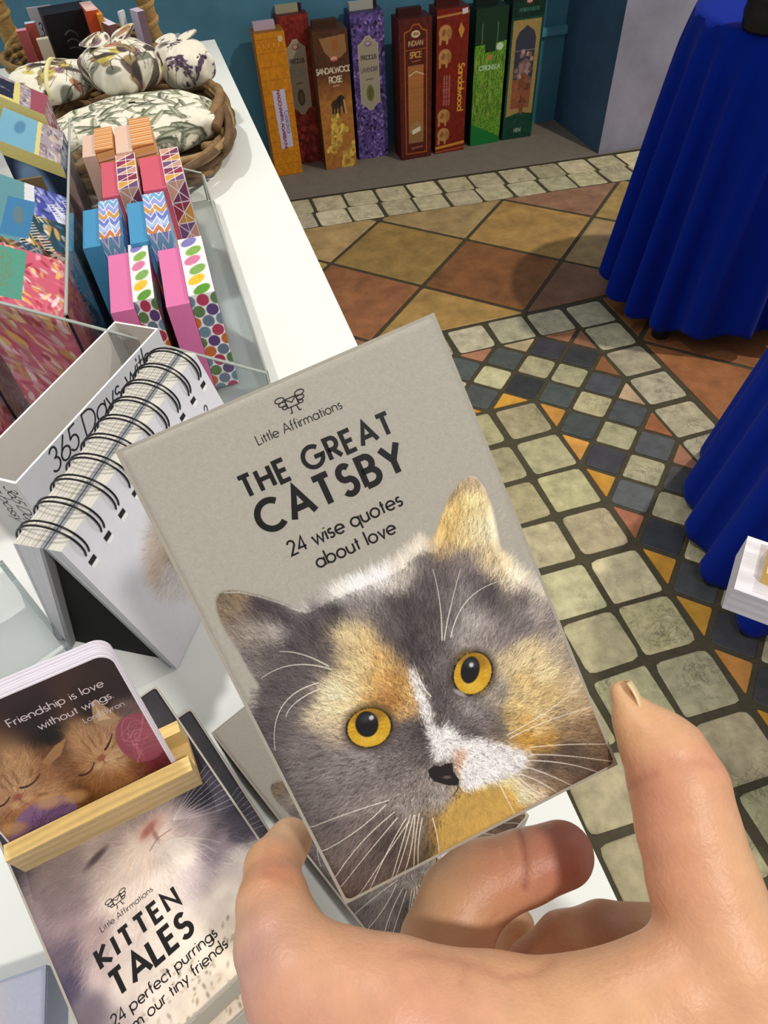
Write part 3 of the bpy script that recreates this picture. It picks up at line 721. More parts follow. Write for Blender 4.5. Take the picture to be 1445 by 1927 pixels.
# ------------------------------------------------------------------ the small gift boxes with cat portraits
BW, BH, BT = 0.082, 0.130, 0.025
UVQ = [(-325, -45), (767.6, -520), (1417.7, 1011), (487.6, 1490)]
def cat_art(w=560, h=888):
    Hm = homography(UVQ, [(0, 0), (w, 0), (w, h), (0, h)])
    q = lambda x, y: hmap(Hm, x, y)
    grey = (174, 168, 156)
    img = canvas(w, h, grey); img *= (1 + .035 * (noise2(w, h, 3)[..., None] - .5) + .03 * (noise2(w, h, 1.3)[..., None] - .5))
    D, M, L, K = (78, 70, 73), (112, 104, 106), (160, 150, 145), (92, 84, 86)
    pts = [ # forehead and ears
     (100, 470, (146, 124, 92)), (70, 445, (110, 96, 80)), (140, 520, (124, 108, 96)), (190, 480, D), (260, 520, D), (200, 590, (140, 130, 122)), (150, 560, (150, 138, 126)), (240, 570, (168, 158, 150)), (330, 540, (90, 82, 86)), (180, 680, (120, 110, 108)), (230, 640, (104, 96, 98)),
     (850, 150, (226, 184, 108)), (830, 110, (176, 146, 100)), (895, 60, (170, 146, 116)), (900, 130, (230, 198, 138)), (915, 230, (234, 206, 156)), (800, 240, (216, 172, 96)), (800, 300, (190, 158, 110)), (870, 260, (226, 190, 126)), (960, 230, (226, 206, 170)), (960, 320, (202, 178, 136)), (870, 330, (128, 116, 112)), (800, 350, (104, 96, 98)), (1000, 360, (210, 190, 150)), (1050, 400, (212, 196, 170)),
     (330, 470, (196, 188, 182)), (390, 455, L), (450, 435, (206, 200, 194)), (520, 410, (226, 222, 218)), (600, 385, (232, 228, 224)), (670, 340, (196, 186, 172)), (720, 290, (202, 190, 170)), (640, 410, (190, 180, 170)), (740, 330, (110, 102, 100)),
     (380, 490, (96, 88, 92)), (440, 500, D), (500, 480, (128, 120, 118)), (560, 450, (150, 142, 138)), (600, 500, (116, 108, 108)), (640, 470, (88, 80, 82)), (700, 500, D), (760, 520, (86, 78, 80)), (640, 570, (98, 90, 92)), (700, 600, D), (740, 650, (82, 74, 78)), (780, 600, (96, 88, 90)), (760, 420, (92, 84, 88)), (820, 430, (110, 102, 104)), (870, 450, (134, 126, 126)), (900, 400, (108, 100, 104)), (960, 440, (86, 78, 82)), (1000, 490, (104, 96, 98)), (1060, 460, (120, 110, 106)), (1120, 430, (178, 166, 150)), (1120, 500, (162, 152, 146)), (1080, 540, (118, 110, 112)), (1180, 540, (140, 130, 126)), (1230, 560, (170, 156, 138)), (900, 540, (166, 158, 154)), (860, 570, (150, 142, 138)), (960, 560, (150, 140, 136)), (1020, 580, (128, 118, 118)), (830, 540, (116, 108, 110)), (800, 680, (112, 104, 106)),
     # gold blaze
     (490, 580, (210, 184, 134)), (540, 600, (214, 180, 120)), (530, 680, (224, 192, 136)), (590, 660, (212, 168, 100)), (600, 730, (204, 154, 84)), (650, 740, (190, 138, 70)), (700, 780, (206, 158, 92)), (640, 800, (176, 120, 52)), (590, 790, (186, 134, 66)), (680, 840, (206, 160, 96)), (500, 760, (226, 200, 150)), (450, 780, (236, 216, 174)), (420, 820, (226, 204, 162)), (460, 820, (222, 196, 146)), (400, 860, (198, 178, 146)), (470, 640, (190, 166, 126)), (560, 760, (214, 176, 110)),
     # left cheek
     (300, 620, (88, 80, 84)), (360, 580, (86, 78, 82)), (420, 640, (96, 88, 90)), (350, 700, (98, 90, 92)), (250, 750, (94, 86, 90)), (330, 790, (104, 96, 98)), (280, 880, (100, 92, 95)), (210, 900, (92, 84, 88)), (230, 1000, (94, 86, 90)), (350, 940, (118, 110, 110)), (350, 1040, (116, 108, 108)), (450, 1030, (128, 120, 119)), (540, 1010, (138, 130, 128)), (560, 1070, (124, 116, 116)), (640, 1000, (120, 112, 112)), (650, 940, (112, 104, 106)), (690, 880, (102, 94, 96)), (740, 900, (84, 76, 80)), (740, 970, (104, 96, 98)), (700, 1060, (126, 118, 116)), (760, 1090, (136, 126, 122)), (270, 1100, (98, 90, 92)), (300, 1200, (92, 84, 86)), (400, 1130, (112, 104, 104)), (500, 1150, (128, 120, 117)), (600, 1130, (140, 130, 126)), (690, 1130, (150, 141, 136)), (800, 1110, (152, 142, 134)), (620, 1200, (108, 98, 96)), (400, 1220, (98, 90, 90)), (350, 1300, (96, 86, 84)), (440, 1290, (108, 98, 95)), (520, 1280, (118, 106, 102)), (450, 1400, (92, 80, 76)), (550, 1350, (100, 88, 84)), (640, 1270, (84, 74, 72)), (720, 1230, (126, 112, 100)), (550, 1470, (88, 74, 68)), (640, 1390, (98, 84, 76)), (720, 1350, (82, 70, 62)), (600, 1430, (112, 94, 84)), (480, 1460, (96, 78, 68)), (760, 1300, (104, 86, 62)), (740, 1400, (70, 56, 50)),
     # bridge and right side
     (770, 740, (96, 88, 92)), (800, 800, (92, 84, 88)), (850, 850, (110, 102, 104)), (900, 830, (140, 132, 132)), (960, 860, (126, 118, 116)), (900, 900, (104, 96, 98)), (1000, 880, (116, 106, 98)), (1000, 770, (150, 138, 126)),
     (1050, 660, (210, 186, 140)), (1100, 640, (216, 190, 140)), (1150, 690, (226, 198, 146)), (1080, 740, (222, 186, 120)), (1200, 640, (176, 158, 132)), (1250, 640, (150, 136, 118)), (1270, 720, (186, 164, 130)), (1060, 810, (216, 182, 116)), (1040, 860, (196, 160, 100)), (1100, 860, (206, 162, 84)), (1130, 840, (214, 186, 134)), (1070, 770, (200, 172, 122)), (1150, 800, (206, 172, 112)), (1100, 920, (196, 144, 56)), (1160, 930, (186, 138, 60)), (1130, 890, (206, 172, 110)), (1200, 850, (168, 142, 104)), (1260, 820, (186, 158, 118)), (1320, 800, (160, 134, 100)), (1240, 900, (150, 122, 86)), (1320, 880, (140, 114, 82)), (1230, 955, (96, 80, 68)), (1330, 950, (118, 96, 70)), (1160, 1000, (92, 78, 72)), (1280, 1010, (104, 86, 66)), (1370, 990, (110, 86, 60)), (1200, 1060, (128, 106, 82)), (1330, 1040, (90, 68, 52)), (1280, 1080, (110, 88, 66)), (1130, 1040, (150, 130, 110)), (1090, 1110, (222, 206, 166)), (1140, 1110, (206, 184, 150)), (1190, 1110, (140, 112, 86)), (1010, 1090, (230, 208, 150)),
     # chin
     (900, 1150, (206, 160, 58)), (960, 1130, (210, 168, 70)), (1020, 1150, (212, 174, 84)), (1070, 1180, (196, 150, 70)), (860, 1220, (190, 142, 38)), (940, 1220, (206, 160, 54)), (1000, 1220, (200, 152, 52)), (850, 1300, (188, 140, 30)), (800, 1350, (170, 120, 30)), (820, 1230, (150, 112, 50)), (920, 1280, (186, 136, 36))]
    base = shepard(w, h, [(*q(x, y), c) for x, y, c in pts], 2.2)
    # sharper markings laid over the soft map
    def patch(pl, col, soft=3, jitc=0):
        nonlocal base
        m = np.zeros((h, w, 1)); yy, xx = np.mgrid[0:h, 0:w].astype(float)
        m[..., 0] = inside([q(*p) for p in pl], xx, yy); m = blur(m, soft); base = base * (1 - m) + np.asarray(col, float) * m
    white = (238, 234, 236)
    patch([(690, 690), (712, 690), (745, 765), (775, 830), (775, 880), (800, 890), (830, 875), (880, 925), (930, 920), (1030, 945), (1105, 965), (1095, 1010), (1050, 1050), (960, 1075), (895, 1105), (872, 1075), (868, 1030), (850, 985), (790, 1000), (772, 940), (748, 860), (720, 790)], white, 4)
    patch([(845, 960), (885, 955), (890, 980), (868, 1035), (850, 1010)], (216, 168, 146), 3)
    patch([(880, 1108), (960, 1090), (1020, 1078), (1060, 1110), (1085, 1180), (960, 1262), (790, 1370), (782, 1340), (802, 1280), (795, 1205), (835, 1150)], (204, 162, 76), 4)
    lum = base.mean(2, keepdims=True); dk = np.clip((150 - lum) / 70., 0, 1); base = base * (1 - dk * (1 - np.array([.86, .83, .82])))
    base *= (1 + .10 * (noise2(w, h, 26)[..., None] - .5) + .10 * (noise2(w, h, 9)[..., None] - .5))
    head = [(35, 455), (48, 435), (75, 427), (110, 430), (180, 445), (260, 470), (320, 492), (360, 470), (420, 440), (500, 405), (600, 365), (660, 330), (700, 290), (740, 255), (772, 285), (780, 240), (800, 170), (830, 105), (860, 60), (890, 36), (915, 42), (940, 75), (965, 135), (985, 215), (1000, 290), (1035, 350), (1080, 385), (1150, 420), (1220, 490), (1290, 590), (1340, 650), (1700, 1000), (1400, 1200), (400, 1800), (250, 1240), (232, 1190), (205, 1110), (182, 1040), (192, 950), (172, 850), (190, 750), (150, 690), (110, 620), (62, 550), (38, 490)]
    yy, xx = np.mgrid[0:h, 0:w].astype(float)
    mask = inside([q(*p) for p in head], xx, yy)
    soft = blur(mask[..., None].astype(float), 3)
    img = img * (1 - soft) + base * soft
    nx, ny = q(800, 930)
    def dirf(x, y):
        a = np.arctan2(y - ny, x - nx); return a
    keep = img.copy()
    ls = lambda x, y: np.clip(np.hypot(x - nx, y - ny) / 230., .35, 1.1)
    fur(img, base, mask, 46000, 17, dirf, .17, .58, mix=4, lscale=ls)
    fur(img, np.clip(base * .58, 0, 255), mask, 9000, 13, dirf, .15, .45, layers=2, mix=4, lscale=ls)
    fur(img, np.clip(base * 1.18 + 12, 0, 255), mask, 15000, 19, dirf, .10, .46, layers=2, mix=4, lscale=ls)
    base_l = base.copy()
    edge = mask & (blur(mask.astype(float), 7) < .97) & (yy < h * .62) & (xx > q(330, 490)[0]) & ~((yy < q(800, 230)[1]) & (xx < q(930, 60)[0]))
    fur(img, np.clip(base * 1.1 + 24, 0, 255), edge, 2600, 22, dirf, .08, .5, layers=2)
    cr = blur((blur(mask.astype(float), 2) > .25)[..., None].astype(float), 1); ear = np.zeros((h, w, 1)); ear[..., 0] = inside([q(*p) for p in [(-60, 380), (330, 380), (320, 520), (180, 760), (60, 700)]], xx, yy) | inside([q(*p) for p in [(740, 240), (800, 0), (960, 0), (1040, 300), (960, 260)]], xx, yy)
    ear = blur(ear, 4); out_ = (1 - cr) * ear; img = img * (1 - out_) + keep * out_
    for e in ([(60, 432), (110, 430), (180, 445), (260, 470), (320, 495)], [(890, 36), (915, 42), (940, 75), (965, 135), (985, 215), (1000, 290)]):
        pline(img, [q(*p) for p in e], 2.5, (214, 204, 192), .6)
    # short smooth coat on the chin
    m = np.zeros((h, w, 1)); m[..., 0] = inside([q(*p) for p in [(880, 1115), (1010, 1085), (1075, 1150), (1000, 1235), (800, 1360), (805, 1240), (840, 1160)]], xx, yy); m = blur(m, 6) * .75
    img = img * (1 - m) + base * (1 + .05 * (noise2(w, h, 9)[..., None] - .5)) * m
    img = .88 * img + .12 * img.mean(2, keepdims=True)
    sc = np.hypot(*(np.array(q(600, 800)) - np.array(q(500, 800)))) / 100
    ang = math.atan2(q(600, 800)[1] - q(500, 800)[1], q(600, 800)[0] - q(500, 800)[0])
    def eye(cx, cy, rx, ry, px, py, prx, pry, hx, hy, tilt):
        c = q(cx, cy); r = math.radians(tilt) + ang
        ell(img, *c, (rx + 17) * sc, (ry + 15) * sc, r, (64, 54, 50), 14, .8)
        ell(img, *c, (rx + 6) * sc, (ry + 5) * sc, r, (20, 17, 18), 3)
        ell(img, *c, rx * sc, ry * sc, r, (206, 158, 34), 1.5)
        for k in range(260):
            a = rng.random() * 6.28; f = .45 + .5 * rng.random()
            x0, y0 = cx + rx * f * math.cos(a), cy + ry * f * math.sin(a); x1, y1 = cx + rx * (f + .12) * math.cos(a), cy + ry * (f + .12) * math.sin(a)
            line(img, *q(x0, y0), *q(x1, y1), 1.1, np.array(random.choice([(228, 186, 60), (176, 124, 22), (240, 206, 96), (196, 148, 40)])), .5)
        ell(img, *q(cx, cy - ry * .62), rx * .85 * sc, ry * .42 * sc, r, (120, 84, 20), 10, .55)
        ell(img, *q(cx + 4, cy + ry * .55), rx * .6 * sc, ry * .3 * sc, r, (236, 200, 84), 12, .5)
        ell(img, *q(px, py), prx * sc, pry * sc, r - .15, (20, 19, 22), 2)
        ell(img, *q(px + 4, py - pry * .45), prx * .7 * sc, pry * .3 * sc, r, (70, 70, 76), 8, .7)
        ell(img, *q(hx, hy), 8 * sc, 8 * sc, 0, (206, 206, 212), 3)
    eye(560, 886, 74, 68, 552, 874, 39, 46, 567, 852, -8)
    eye(911, 702, 66, 74, 902, 690, 33, 48, 906, 673, 14)
    ell(img, *q(868, 768), 26 * sc, 8 * sc, ang + .5, (176, 170, 170), 3, .8)
    nose = [(762, 1028), (785, 1012), (808, 1016), (822, 1006), (846, 1004), (848, 1030), (858, 1046), (870, 1060), (866, 1080), (836, 1080), (810, 1074), (784, 1066), (768, 1048)]
    poly(img, [q(*p) for p in nose], (34, 28, 30)); ell(img, *q(828, 1052), 14 * sc, 6 * sc, ang, (150, 130, 124), 3, .6)
    whisker(img, [q(866, 1080), q(862, 1096), q(848, 1116)], 2.6, (70, 60, 58)); whisker(img, [q(868, 1082), q(872, 1090), q(884, 1104)], 2, (120, 96, 84), .7)
    W1 = (246, 240, 226)
    for p in [[(632, 1130), (450, 1190), (270, 1265)], [(620, 1145), (480, 1262), (305, 1345)], [(650, 1170), (500, 1320), (400, 1495)], [(660, 1190), (560, 1310), (450, 1450)], [(690, 1190), (610, 1340), (535, 1520)], [(705, 1180), (662, 1330), (625, 1465)], [(716, 1180), (676, 1330), (630, 1460)], [(720, 1180), (700, 1330), (655, 1440)], [(735, 1175), (720, 1300), (722, 1420)], [(745, 1190), (732, 1300), (740, 1400)], [(780, 1190), (798, 1260), (805, 1330)], [(700, 1200), (600, 1350), (500, 1500)], [(385, 735), (262, 815), (240, 965)], [(390, 755), (310, 800), (275, 850)], [(430, 690), (300, 675), (190, 720)], [(420, 680), (330, 640), (250, 630)], [(805, 590), (795, 460), (770, 350)], [(812, 590), (832, 480), (865, 350)], [(835, 580), (895, 450), (1020, 385)], [(1040, 920), (1200, 850), (1375, 800)], [(1030, 910), (1165, 830), (1300, 730)], [(1110, 975), (1250, 980), (1425, 1003)], [(1115, 995), (1250, 1008), (1370, 1045)], [(1090, 1015), (1180, 1045), (1275, 1090)], [(1075, 1040), (1150, 1070), (1225, 1118)], [(1060, 1060), (1115, 1105), (1170, 1145)], [(1010, 1080), (1036, 1130), (1075, 1200)], [(1110, 950), (1250, 940), (1390, 940)], [(1070, 1050), (1130, 1096), (1200, 1128)], [(770, 780), (740, 740), (715, 680)], [(750, 760), (725, 720), (690, 690)]]:
        whisker(img, [q(*a) for a in p], 1.9, W1, .85)
    return np.clip(img, 0, 255)

def rounded_front(mb, w, h, img, r):
    """front cover whose paper rolls over the long edges; local x right, y up, z out"""
    ih, iw = img.shape[:2]
    # extra grid lines in the rolled zone
    xs = np.linspace(0, w, iw); ys = np.linspace(h, 0, ih)
    X, Y = np.meshgrid(xs, ys)
    ex = np.maximum(0, np.maximum(r - X, X - (w - r))); ey = np.maximum(0, np.maximum(r - Y, Y - (h - r)))
    e = np.hypot(ex, ey); k = np.minimum(1, r * .999 / np.maximum(e, 1e-9)); k = np.where(e > r * .999, k, 1)
    ex2, ey2 = ex * k, ey * k; e2 = np.minimum(e, r * .999)
    Zd = -(r - np.sqrt(r * r - e2 * e2))
    X = np.where(X < r, r - ex2, np.where(X > w - r, w - r + ex2, X)); Y = np.where(Y < r, r - ey2, np.where(Y > h - r, h - r + ey2, Y))
    mb.grid(np.stack([X, Y, Zd + .00012], -1), img)
def envelope_mark(S, x, y, s):
    """tiny winged envelope drawn above the series name"""
    L = [[(-.3, -.2), (.3, -.2), (.3, .25), (-.3, .25), (-.3, -.2)], [(-.3, .25), (0, -.0), (.3, .25)], [(-.15, -.2), (-.2, -.5), (-.3, -.5)], [(.15, -.2), (.2, -.5), (.32, -.5)]]
    for sx in (-1, 1):
        L += [[(sx * a, b) for a, b in arc(.55, .32, .25, .13, 0, 360, 16)], [(sx * a, b) for a, b in arc(.50, .08, .20, .11, 0, 360, 16)], [(sx * a, b) for a, b in arc(.44, -.12, .13, .08, 0, 360, 12)]]
    return [[(x + a * s, y + b * s) for a, b in p] for p in L]
def gift_box(name, label, art, lines, m, sidecol, ink='ink', mark=None, group=None, w=BW, h=BH, t=BT):
    root = thing(name, label, 'gift box', m, group)
    mb = MB(); mb.box(.0001, w - .0001, .0001, h - .0001, -t, -.0004, default=sidecol); bevel(mb.build('carton', 'linen', root), .0022, 3)
    mb = MB(); rounded_front(mb, w, h, art, .0024); mb.build('front_cover', 'linen', root, True)
    if lines: lettering('lettering', lines, root, ink, .00022)
    if mark:
        mm = MB()
        for st in envelope_mark(None, *mark):
            a, b = ribbon(st, mark[2] * .055); n = len(a)
            mm.add(np.r_[np.c_[a, np.full(n, .00024)], np.c_[b, np.full(n, .00024)]], [[n + i, n + i + 1, i + 1, i] for i in range(n - 1)], (26, 26, 30))
        mm.build('winged_envelope_mark', ink, root)
    return root
Q = [(200, 855), (805, 592), (1165, 1440), (650, 1705)]
dep = np.array([0.17508603, 0.18327242, 0.20814746, 0.19996107]) * (BW / .095)
cor = [cam3(x, y, d) for (x, y), d in zip(Q, dep)]
ux = cor[2] - cor[3] + cor[1] - cor[0]; ux /= np.linalg.norm(ux)
uy = cor[0] - cor[3] + cor[1] - cor[2]; uy -= ux * (uy @ ux); uy /= np.linalg.norm(uy); uz = np.cross(ux, uy)
FW = BW; FH = np.linalg.norm(cor[0] - cor[3])
ART = cat_art()
k = FW
UVtoXY = homography(UVQ, [(0, FH), (FW, FH), (FW, 0), (0, 0)])
mm_ = .001
TITLE = [('Little Affirmations', None, 30.5 * mm_, 52.4 * mm_, 117.9 * mm_, .10), ('THE GREAT', 5.0 * mm_, 22.6 * mm_, 61.6 * mm_, 107.7 * mm_, .215),
         ('CATSBY', 7.0 * mm_, 22.9 * mm_, 61.0 * mm_, 98.2 * mm_, .22), ('24 wise quotes', None, 26.4 * mm_, 56.5 * mm_, 90.5 * mm_, .135), ('about love', None, 31.0 * mm_, 52.3 * mm_, 84.9 * mm_, .135)]
held = gift_box('gift_box', 'grey box printed with a calico cat face, held in the hand', ART, TITLE, frame(cor[3], ux, uy, uz), (168, 162, 150), mark=(41.8 * mm_, 123.9 * mm_, .0046), h=FH, group='grey boxes with the calico cat')
spare = copy_tree(held)
a = at(385, 1388, TZ + BT + .0015); dv = np.array([.44, -.9, 0]); dv /= np.linalg.norm(dv); sx = np.array([-dv[1], dv[0], 0]) * 1.0
sx = np.array([.9, .44, 0]); sx /= np.linalg.norm(sx); syv = np.cross([0, 0, 1], sx)
a = a + sx * .0035
spare.matrix_world = frame(a - syv * FH, sx, syv, np.array([0, 0, 1.0]))
spare['label'] = 'grey box lying on the white table underneath the held cat box'

def kitten_art(w=300, h=450):
    pts = [(0, 0, (40, 36, 50)), (150, 0, (90, 80, 90)), (300, 0, (26, 26, 40)), (290, 60, (28, 28, 44)), (260, 110, (34, 34, 52)), (240, 20, (60, 54, 64)), (300, 160, (40, 40, 58)), (285, 210, (60, 56, 76)),
           (60, 60, (120, 108, 112)), (120, 70, (150, 136, 136)), (180, 60, (140, 126, 128)), (40, 130, (128, 112, 120)), (20, 170, (96, 84, 104)), (10, 230, (70, 64, 92)), (60, 180, (150, 132, 136)), (110, 150, (206, 192, 184)), (150, 130, (214, 196, 186)), (190, 120, (206, 190, 186)), (230, 130, (150, 138, 146)), (200, 160, (220, 208, 202)), (160, 190, (212, 200, 194)), (100, 220, (196, 182, 178)), (50, 250, (176, 160, 162)), (20, 300, (110, 100, 116)), (10, 400, (96, 90, 108)), (70, 300, (206, 196, 190)), (140, 260, (216, 206, 200)), (200, 230, (190, 178, 184)), (240, 200, (140, 128, 144)), (260, 260, (206, 196, 196)), (220, 300, (220, 210, 202)), (290, 300, (196, 186, 180)), (150, 340, (222, 212, 204)), (90, 380, (210, 200, 194)), (40, 400, (160, 150, 154)), (200, 400, (214, 204, 190)), (280, 390, (196, 184, 166)), (250, 430, (180, 168, 150)), (120, 440, (204, 194, 182))]
    S_ = lambda y: y + 108 if y <= 160 else 268 + (y - 160) * 182 / 290.
    pts = [(x, S_(y) if y > 0 else 108, c) for x, y, c in pts] + [(0, 0, (60, 54, 66)), (150, 0, (110, 98, 108)), (300, 0, (24, 24, 38)), (110, 50, (150, 132, 136))]
    pts = [(x, y, np.clip(np.asarray(c, float) * (1.10 if sum(c) > 330 else 1.0) + (8, 5, 0), 0, 250)) for x, y, c in pts]
    base = shepard(w, h, pts, 1.9); base *= (1 + .10 * (noise2(w, h, 14)[..., None] - .5))
    img = base.copy(); m = np.ones((h, w), bool); m[int(h * .72):] = False
    fur(img, base, m, 9000, 16, lambda x, y: np.arctan2(y - 220, x - 172), .08, .45, mix=4)
    ell(img, 104, 190, 18, 5, -.2, (70, 56, 58), 5, .8); ell(img, 184, 206, 22, 14, -.2, (206, 164, 152), 8, .7); ell(img, 180, 206, 13, 6, -.3, (166, 100, 92), 5, .8); ell(img, 184, 220, 3, 10, 0, (140, 96, 90), 3, .6); line(img, 184, 226, 168, 234, 2, (150, 110, 104), .6); line(img, 184, 226, 206, 228, 2, (150, 110, 104), .6)
    for k in range(11): whisker(img, [(178 + k * 2, 240), (160 + k * 7, 266), (142 + k * 11, 298 + 8 * math.sin(k))], 1.2, (240, 234, 228), .8)
    for k in range(9): whisker(img, [(214, 218), (256, 196 + k * 6), (296, 180 + k * 10)], 1.0, (226, 220, 222), .7)
    for k in range(5): whisker(img, [(150, 238), (110, 262 + k * 12), (80, 290 + k * 14)], 1.0, (230, 222, 218), .6)
    for k in range(160):
        x, y = rng.integers(0, w), rng.integers(int(h * .84), h); ell(img, x, y, rng.integers(1, 5), 2, rng.random() * 3, np.array((150, 136, 116)) * rng.uniform(.8, 1.4), 2, .6)
    return np.clip(img, 0, 255)
KZ = TZ + 2 * BT + .002
kl = at(12, 1675, KZ); kd = np.array([.465, -.885, 0]); kx = np.array([.885, .465, 0]); ky = -kd
th_ = -.07
kx, ky = kx * math.cos(th_) + ky * math.sin(th_), ky * math.cos(th_) - kx * math.sin(th_)
KH = .122
korg = kl + kx * .0034 - ky * .083
KLN = [('Little Affirmations', None, 19.2 * mm_, 40.5 * mm_, 44.8 * mm_, .10), ('KITTEN', 6.6 * mm_, 14.5 * mm_, 46.8 * mm_, 34.4 * mm_, .23), ('TALES', 8.2 * mm_, 15.2 * mm_, 46.0 * mm_, 22.6 * mm_, .22),
       ('24 perfect purrings', None, 10.4 * mm_, 52.0 * mm_, 15.6 * mm_, .12), ('from our tiny friends', None, 9.4 * mm_, 53.2 * mm_, 10.1 * mm_, .12)]
kit = gift_box('gift_box', 'box with a pale kitten portrait, on top of its stack under the card stand', kitten_art(), KLN, frame(korg, kx, ky, np.array([0, 0, 1.0])), (176, 170, 158), mark=(28.3 * mm_, 51.0 * mm_, .0052), h=KH, group='pale kitten boxes')
k2 = copy_tree(kit); c_, s_ = math.cos(-.03), math.sin(-.03)
kx2 = np.array([kx[0] * c_ - kx[1] * s_, kx[0] * s_ + kx[1] * c_, 0]); ky2 = np.cross([0, 0, 1.0], kx2)
k2.matrix_world = frame(korg + np.array([.005, -.002, -BT - .0006]), kx2, ky2, np.array([0, 0, 1.0])); k2['label'] = 'box with a pale kitten portrait, lowest of its stack on the white table'

# pine card stand and the stack of quote cards
B0 = at(10, 1622, KZ + .017); B1 = at(362, 1449, KZ + .017); bx = B1 - B0; BL = np.linalg.norm(bx); bx /= BL; by = np.array([-bx[1], bx[0], 0])
st = thing('card_stand', 'pale pine card stand resting on the kitten box', 'card stand', frame(B0 - np.array([0, 0, .017]), bx, by, np.array([0, 0, 1.0])))
mb = MB(); wa = lambda s, c=(222, 190, 124): woodart(160, 14, c, s)
mb.box(0, BL, 0, .0065, .0003, .017, {'front': woodart(160, 30, (200, 176, 130), 11), 'top': wa(12, (238, 204, 132))}, (216, 184, 122)); bevel(mb.build('front_rail', 'wood', st), .0006)
mb = MB(); mb.box(0, BL, .0065, .0182, .0003, .005, default=(216, 184, 122)); mb.build('groove_floor', 'wood', st)
mb = MB(); mb.box(0, BL, .0182, .0235, .0003, .017, {'top': wa(13, (236, 202, 128))}, (216, 184, 122)); bevel(mb.build('back_rail', 'wood', st), .0006)
def card_art(w=300, h=240):
    pts = [(0, 0, (62, 46, 48)), (150, 0, (70, 52, 54)), (300, 0, (66, 50, 50)), (150, 40, (58, 42, 44)), (290, 60, (60, 44, 46)), (20, 80, (44, 30, 26)), (150, 85, (40, 28, 24)), (240, 70, (50, 36, 34)),
           (40, 110, (190, 142, 90)), (90, 105, (200, 152, 98)), (20, 140, (196, 150, 100)), (70, 140, (206, 162, 112)), (60, 165, (190, 130, 84)), (110, 135, (176, 122, 74)), (140, 110, (120, 80, 48)), (30, 190, (172, 118, 70)), (100, 175, (200, 152, 100)), (110, 205, (150, 96, 54)), (150, 190, (120, 76, 44)), (150, 150, (150, 102, 60)), (190, 110, (196, 148, 96)), (210, 140, (204, 158, 106)), (180, 150, (190, 140, 90)), (220, 165, (206, 164, 116)), (170, 190, (170, 116, 66)), (210, 200, (186, 128, 76)), (240, 110, (186, 140, 96)), (250, 185, (150, 96, 60)), (280, 95, (120, 96, 90)), (290, 130, (150, 110, 106)), (290, 160, (150, 74, 86)), (270, 190, (140, 60, 70)), (290, 220, (120, 56, 62)), (60, 225, (128, 96, 136)), (30, 235, (128, 96, 140))]
    pts = [(x, y, np.asarray(c, float) * (.94, .93, .98) if sum(c) > 250 else c) for x, y, c in pts]
    base = shepard(w, h, pts, 2.0); img = base.copy(); yy = np.mgrid[0:h, 0:w][0]; m = yy > 84
    fur(img, base, m, 9000, 11, lambda x, y: np.arctan2(y - 160, x - np.where(x < 140, 50, 200)), .14, .5)
    poly(img, [(222, 92), (236, 60), (244, 58), (256, 84), (262, 104), (236, 108)], (176, 140, 104)); poly(img, [(230, 92), (238, 70), (250, 98)], (206, 170, 132))
    poly(img, [(118, 116), (150, 100), (172, 96), (150, 118), (124, 126)], (170, 124, 80))
    for e in ([(14, 150), (30, 154), (46, 146)], [(68, 140), (86, 142), (106, 132)], [(156, 164), (172, 166), (188, 154)], [(214, 142), (226, 134), (238, 122)]): whisker(img, e, 3.4, (70, 40, 24))
    for x0, y0, x1, y1 in ((44, 112, 50, 134), (58, 108, 60, 132), (74, 110, 70, 132), (190, 112, 194, 134), (204, 108, 204, 130), (220, 112, 214, 130), (18, 128, 30, 140), (100, 120, 92, 130), (160, 140, 172, 148), (238, 136, 226, 144), (20, 176, 34, 170), (96, 168, 84, 164), (160, 182, 176, 176), (236, 168, 222, 166)):
        line(img, x0, y0, x1, y1, 3.2, (128, 82, 46), .5, 3)
    img[:] = np.clip((.80 * img + .20 * img.mean(2, keepdims=True) - 110) * 1.15 + 100, 0, 255)
    for x, y, s in ((56, 152, 8), (202, 152, 8)):
        ell(img, x, y, s, s * .6, -.2, (150, 88, 66), 2); line(img, x, y + 4, x + 1, y + 11, 1.6, (110, 66, 46)); line(img, x, y + 11, x - 8, y + 15, 1.6, (110, 66, 46)); line(img, x, y + 11, x + 9, y + 12, 1.6, (110, 66, 46)); ell(img, x - 10, y + 12, 9, 6, 0, (214, 176, 132), 5, .6); ell(img, x + 11, y + 10, 9, 6, 0, (214, 176, 132), 5, .6)
    ell(img, 66, 212, 60, 36, -.2, (132, 98, 138), 2)
    for k in range(34):
        a = rng.random() * 6.28; whisker(img, [(66 + 56 * math.cos(a), 212 + 33 * math.sin(a)), (66 + rng.normal() * 18, 210 + rng.normal() * 12), (66 + 56 * math.cos(a + 2 + rng.random()), 212 + 33 * math.sin(a + 2 + rng.random()))], 1.3, np.array((132, 98, 138)) * rng.uniform(.65, 1.3), .8)
    ell(img, 276, 150, 40, 46, 0, (146, 72, 88), 2)
    for k in range(30): whisker(img, [(246 + rng.random() * 20, 130 + rng.random() * 60), (270, 150 + rng.normal() * 18), (300, 110 + rng.random() * 70)], 1.2, np.array((170, 96, 110)) * rng.uniform(.7, 1.4), .8)
    for x, y in ((20, 200), (90, 184), (130, 196)): ell(img, x, y, 20, 12, .2, (206, 160, 108), 8, .7)
    return np.clip(img, 0, 255)
CWD = .066; cb = np.array([.0655 - CWD, .0071, .0056]); lean = .34; NC = 7
stm = st.matrix_world.inverted()
up = np.array([0, math.sin(lean), math.cos(lean)]); nrm = np.array([0, -math.cos(lean), math.sin(lean)])
ro = np.array(stm @ Vector(CP)); rd = np.array(stm @ Vector(at(240, 1210, TZ))) - ro
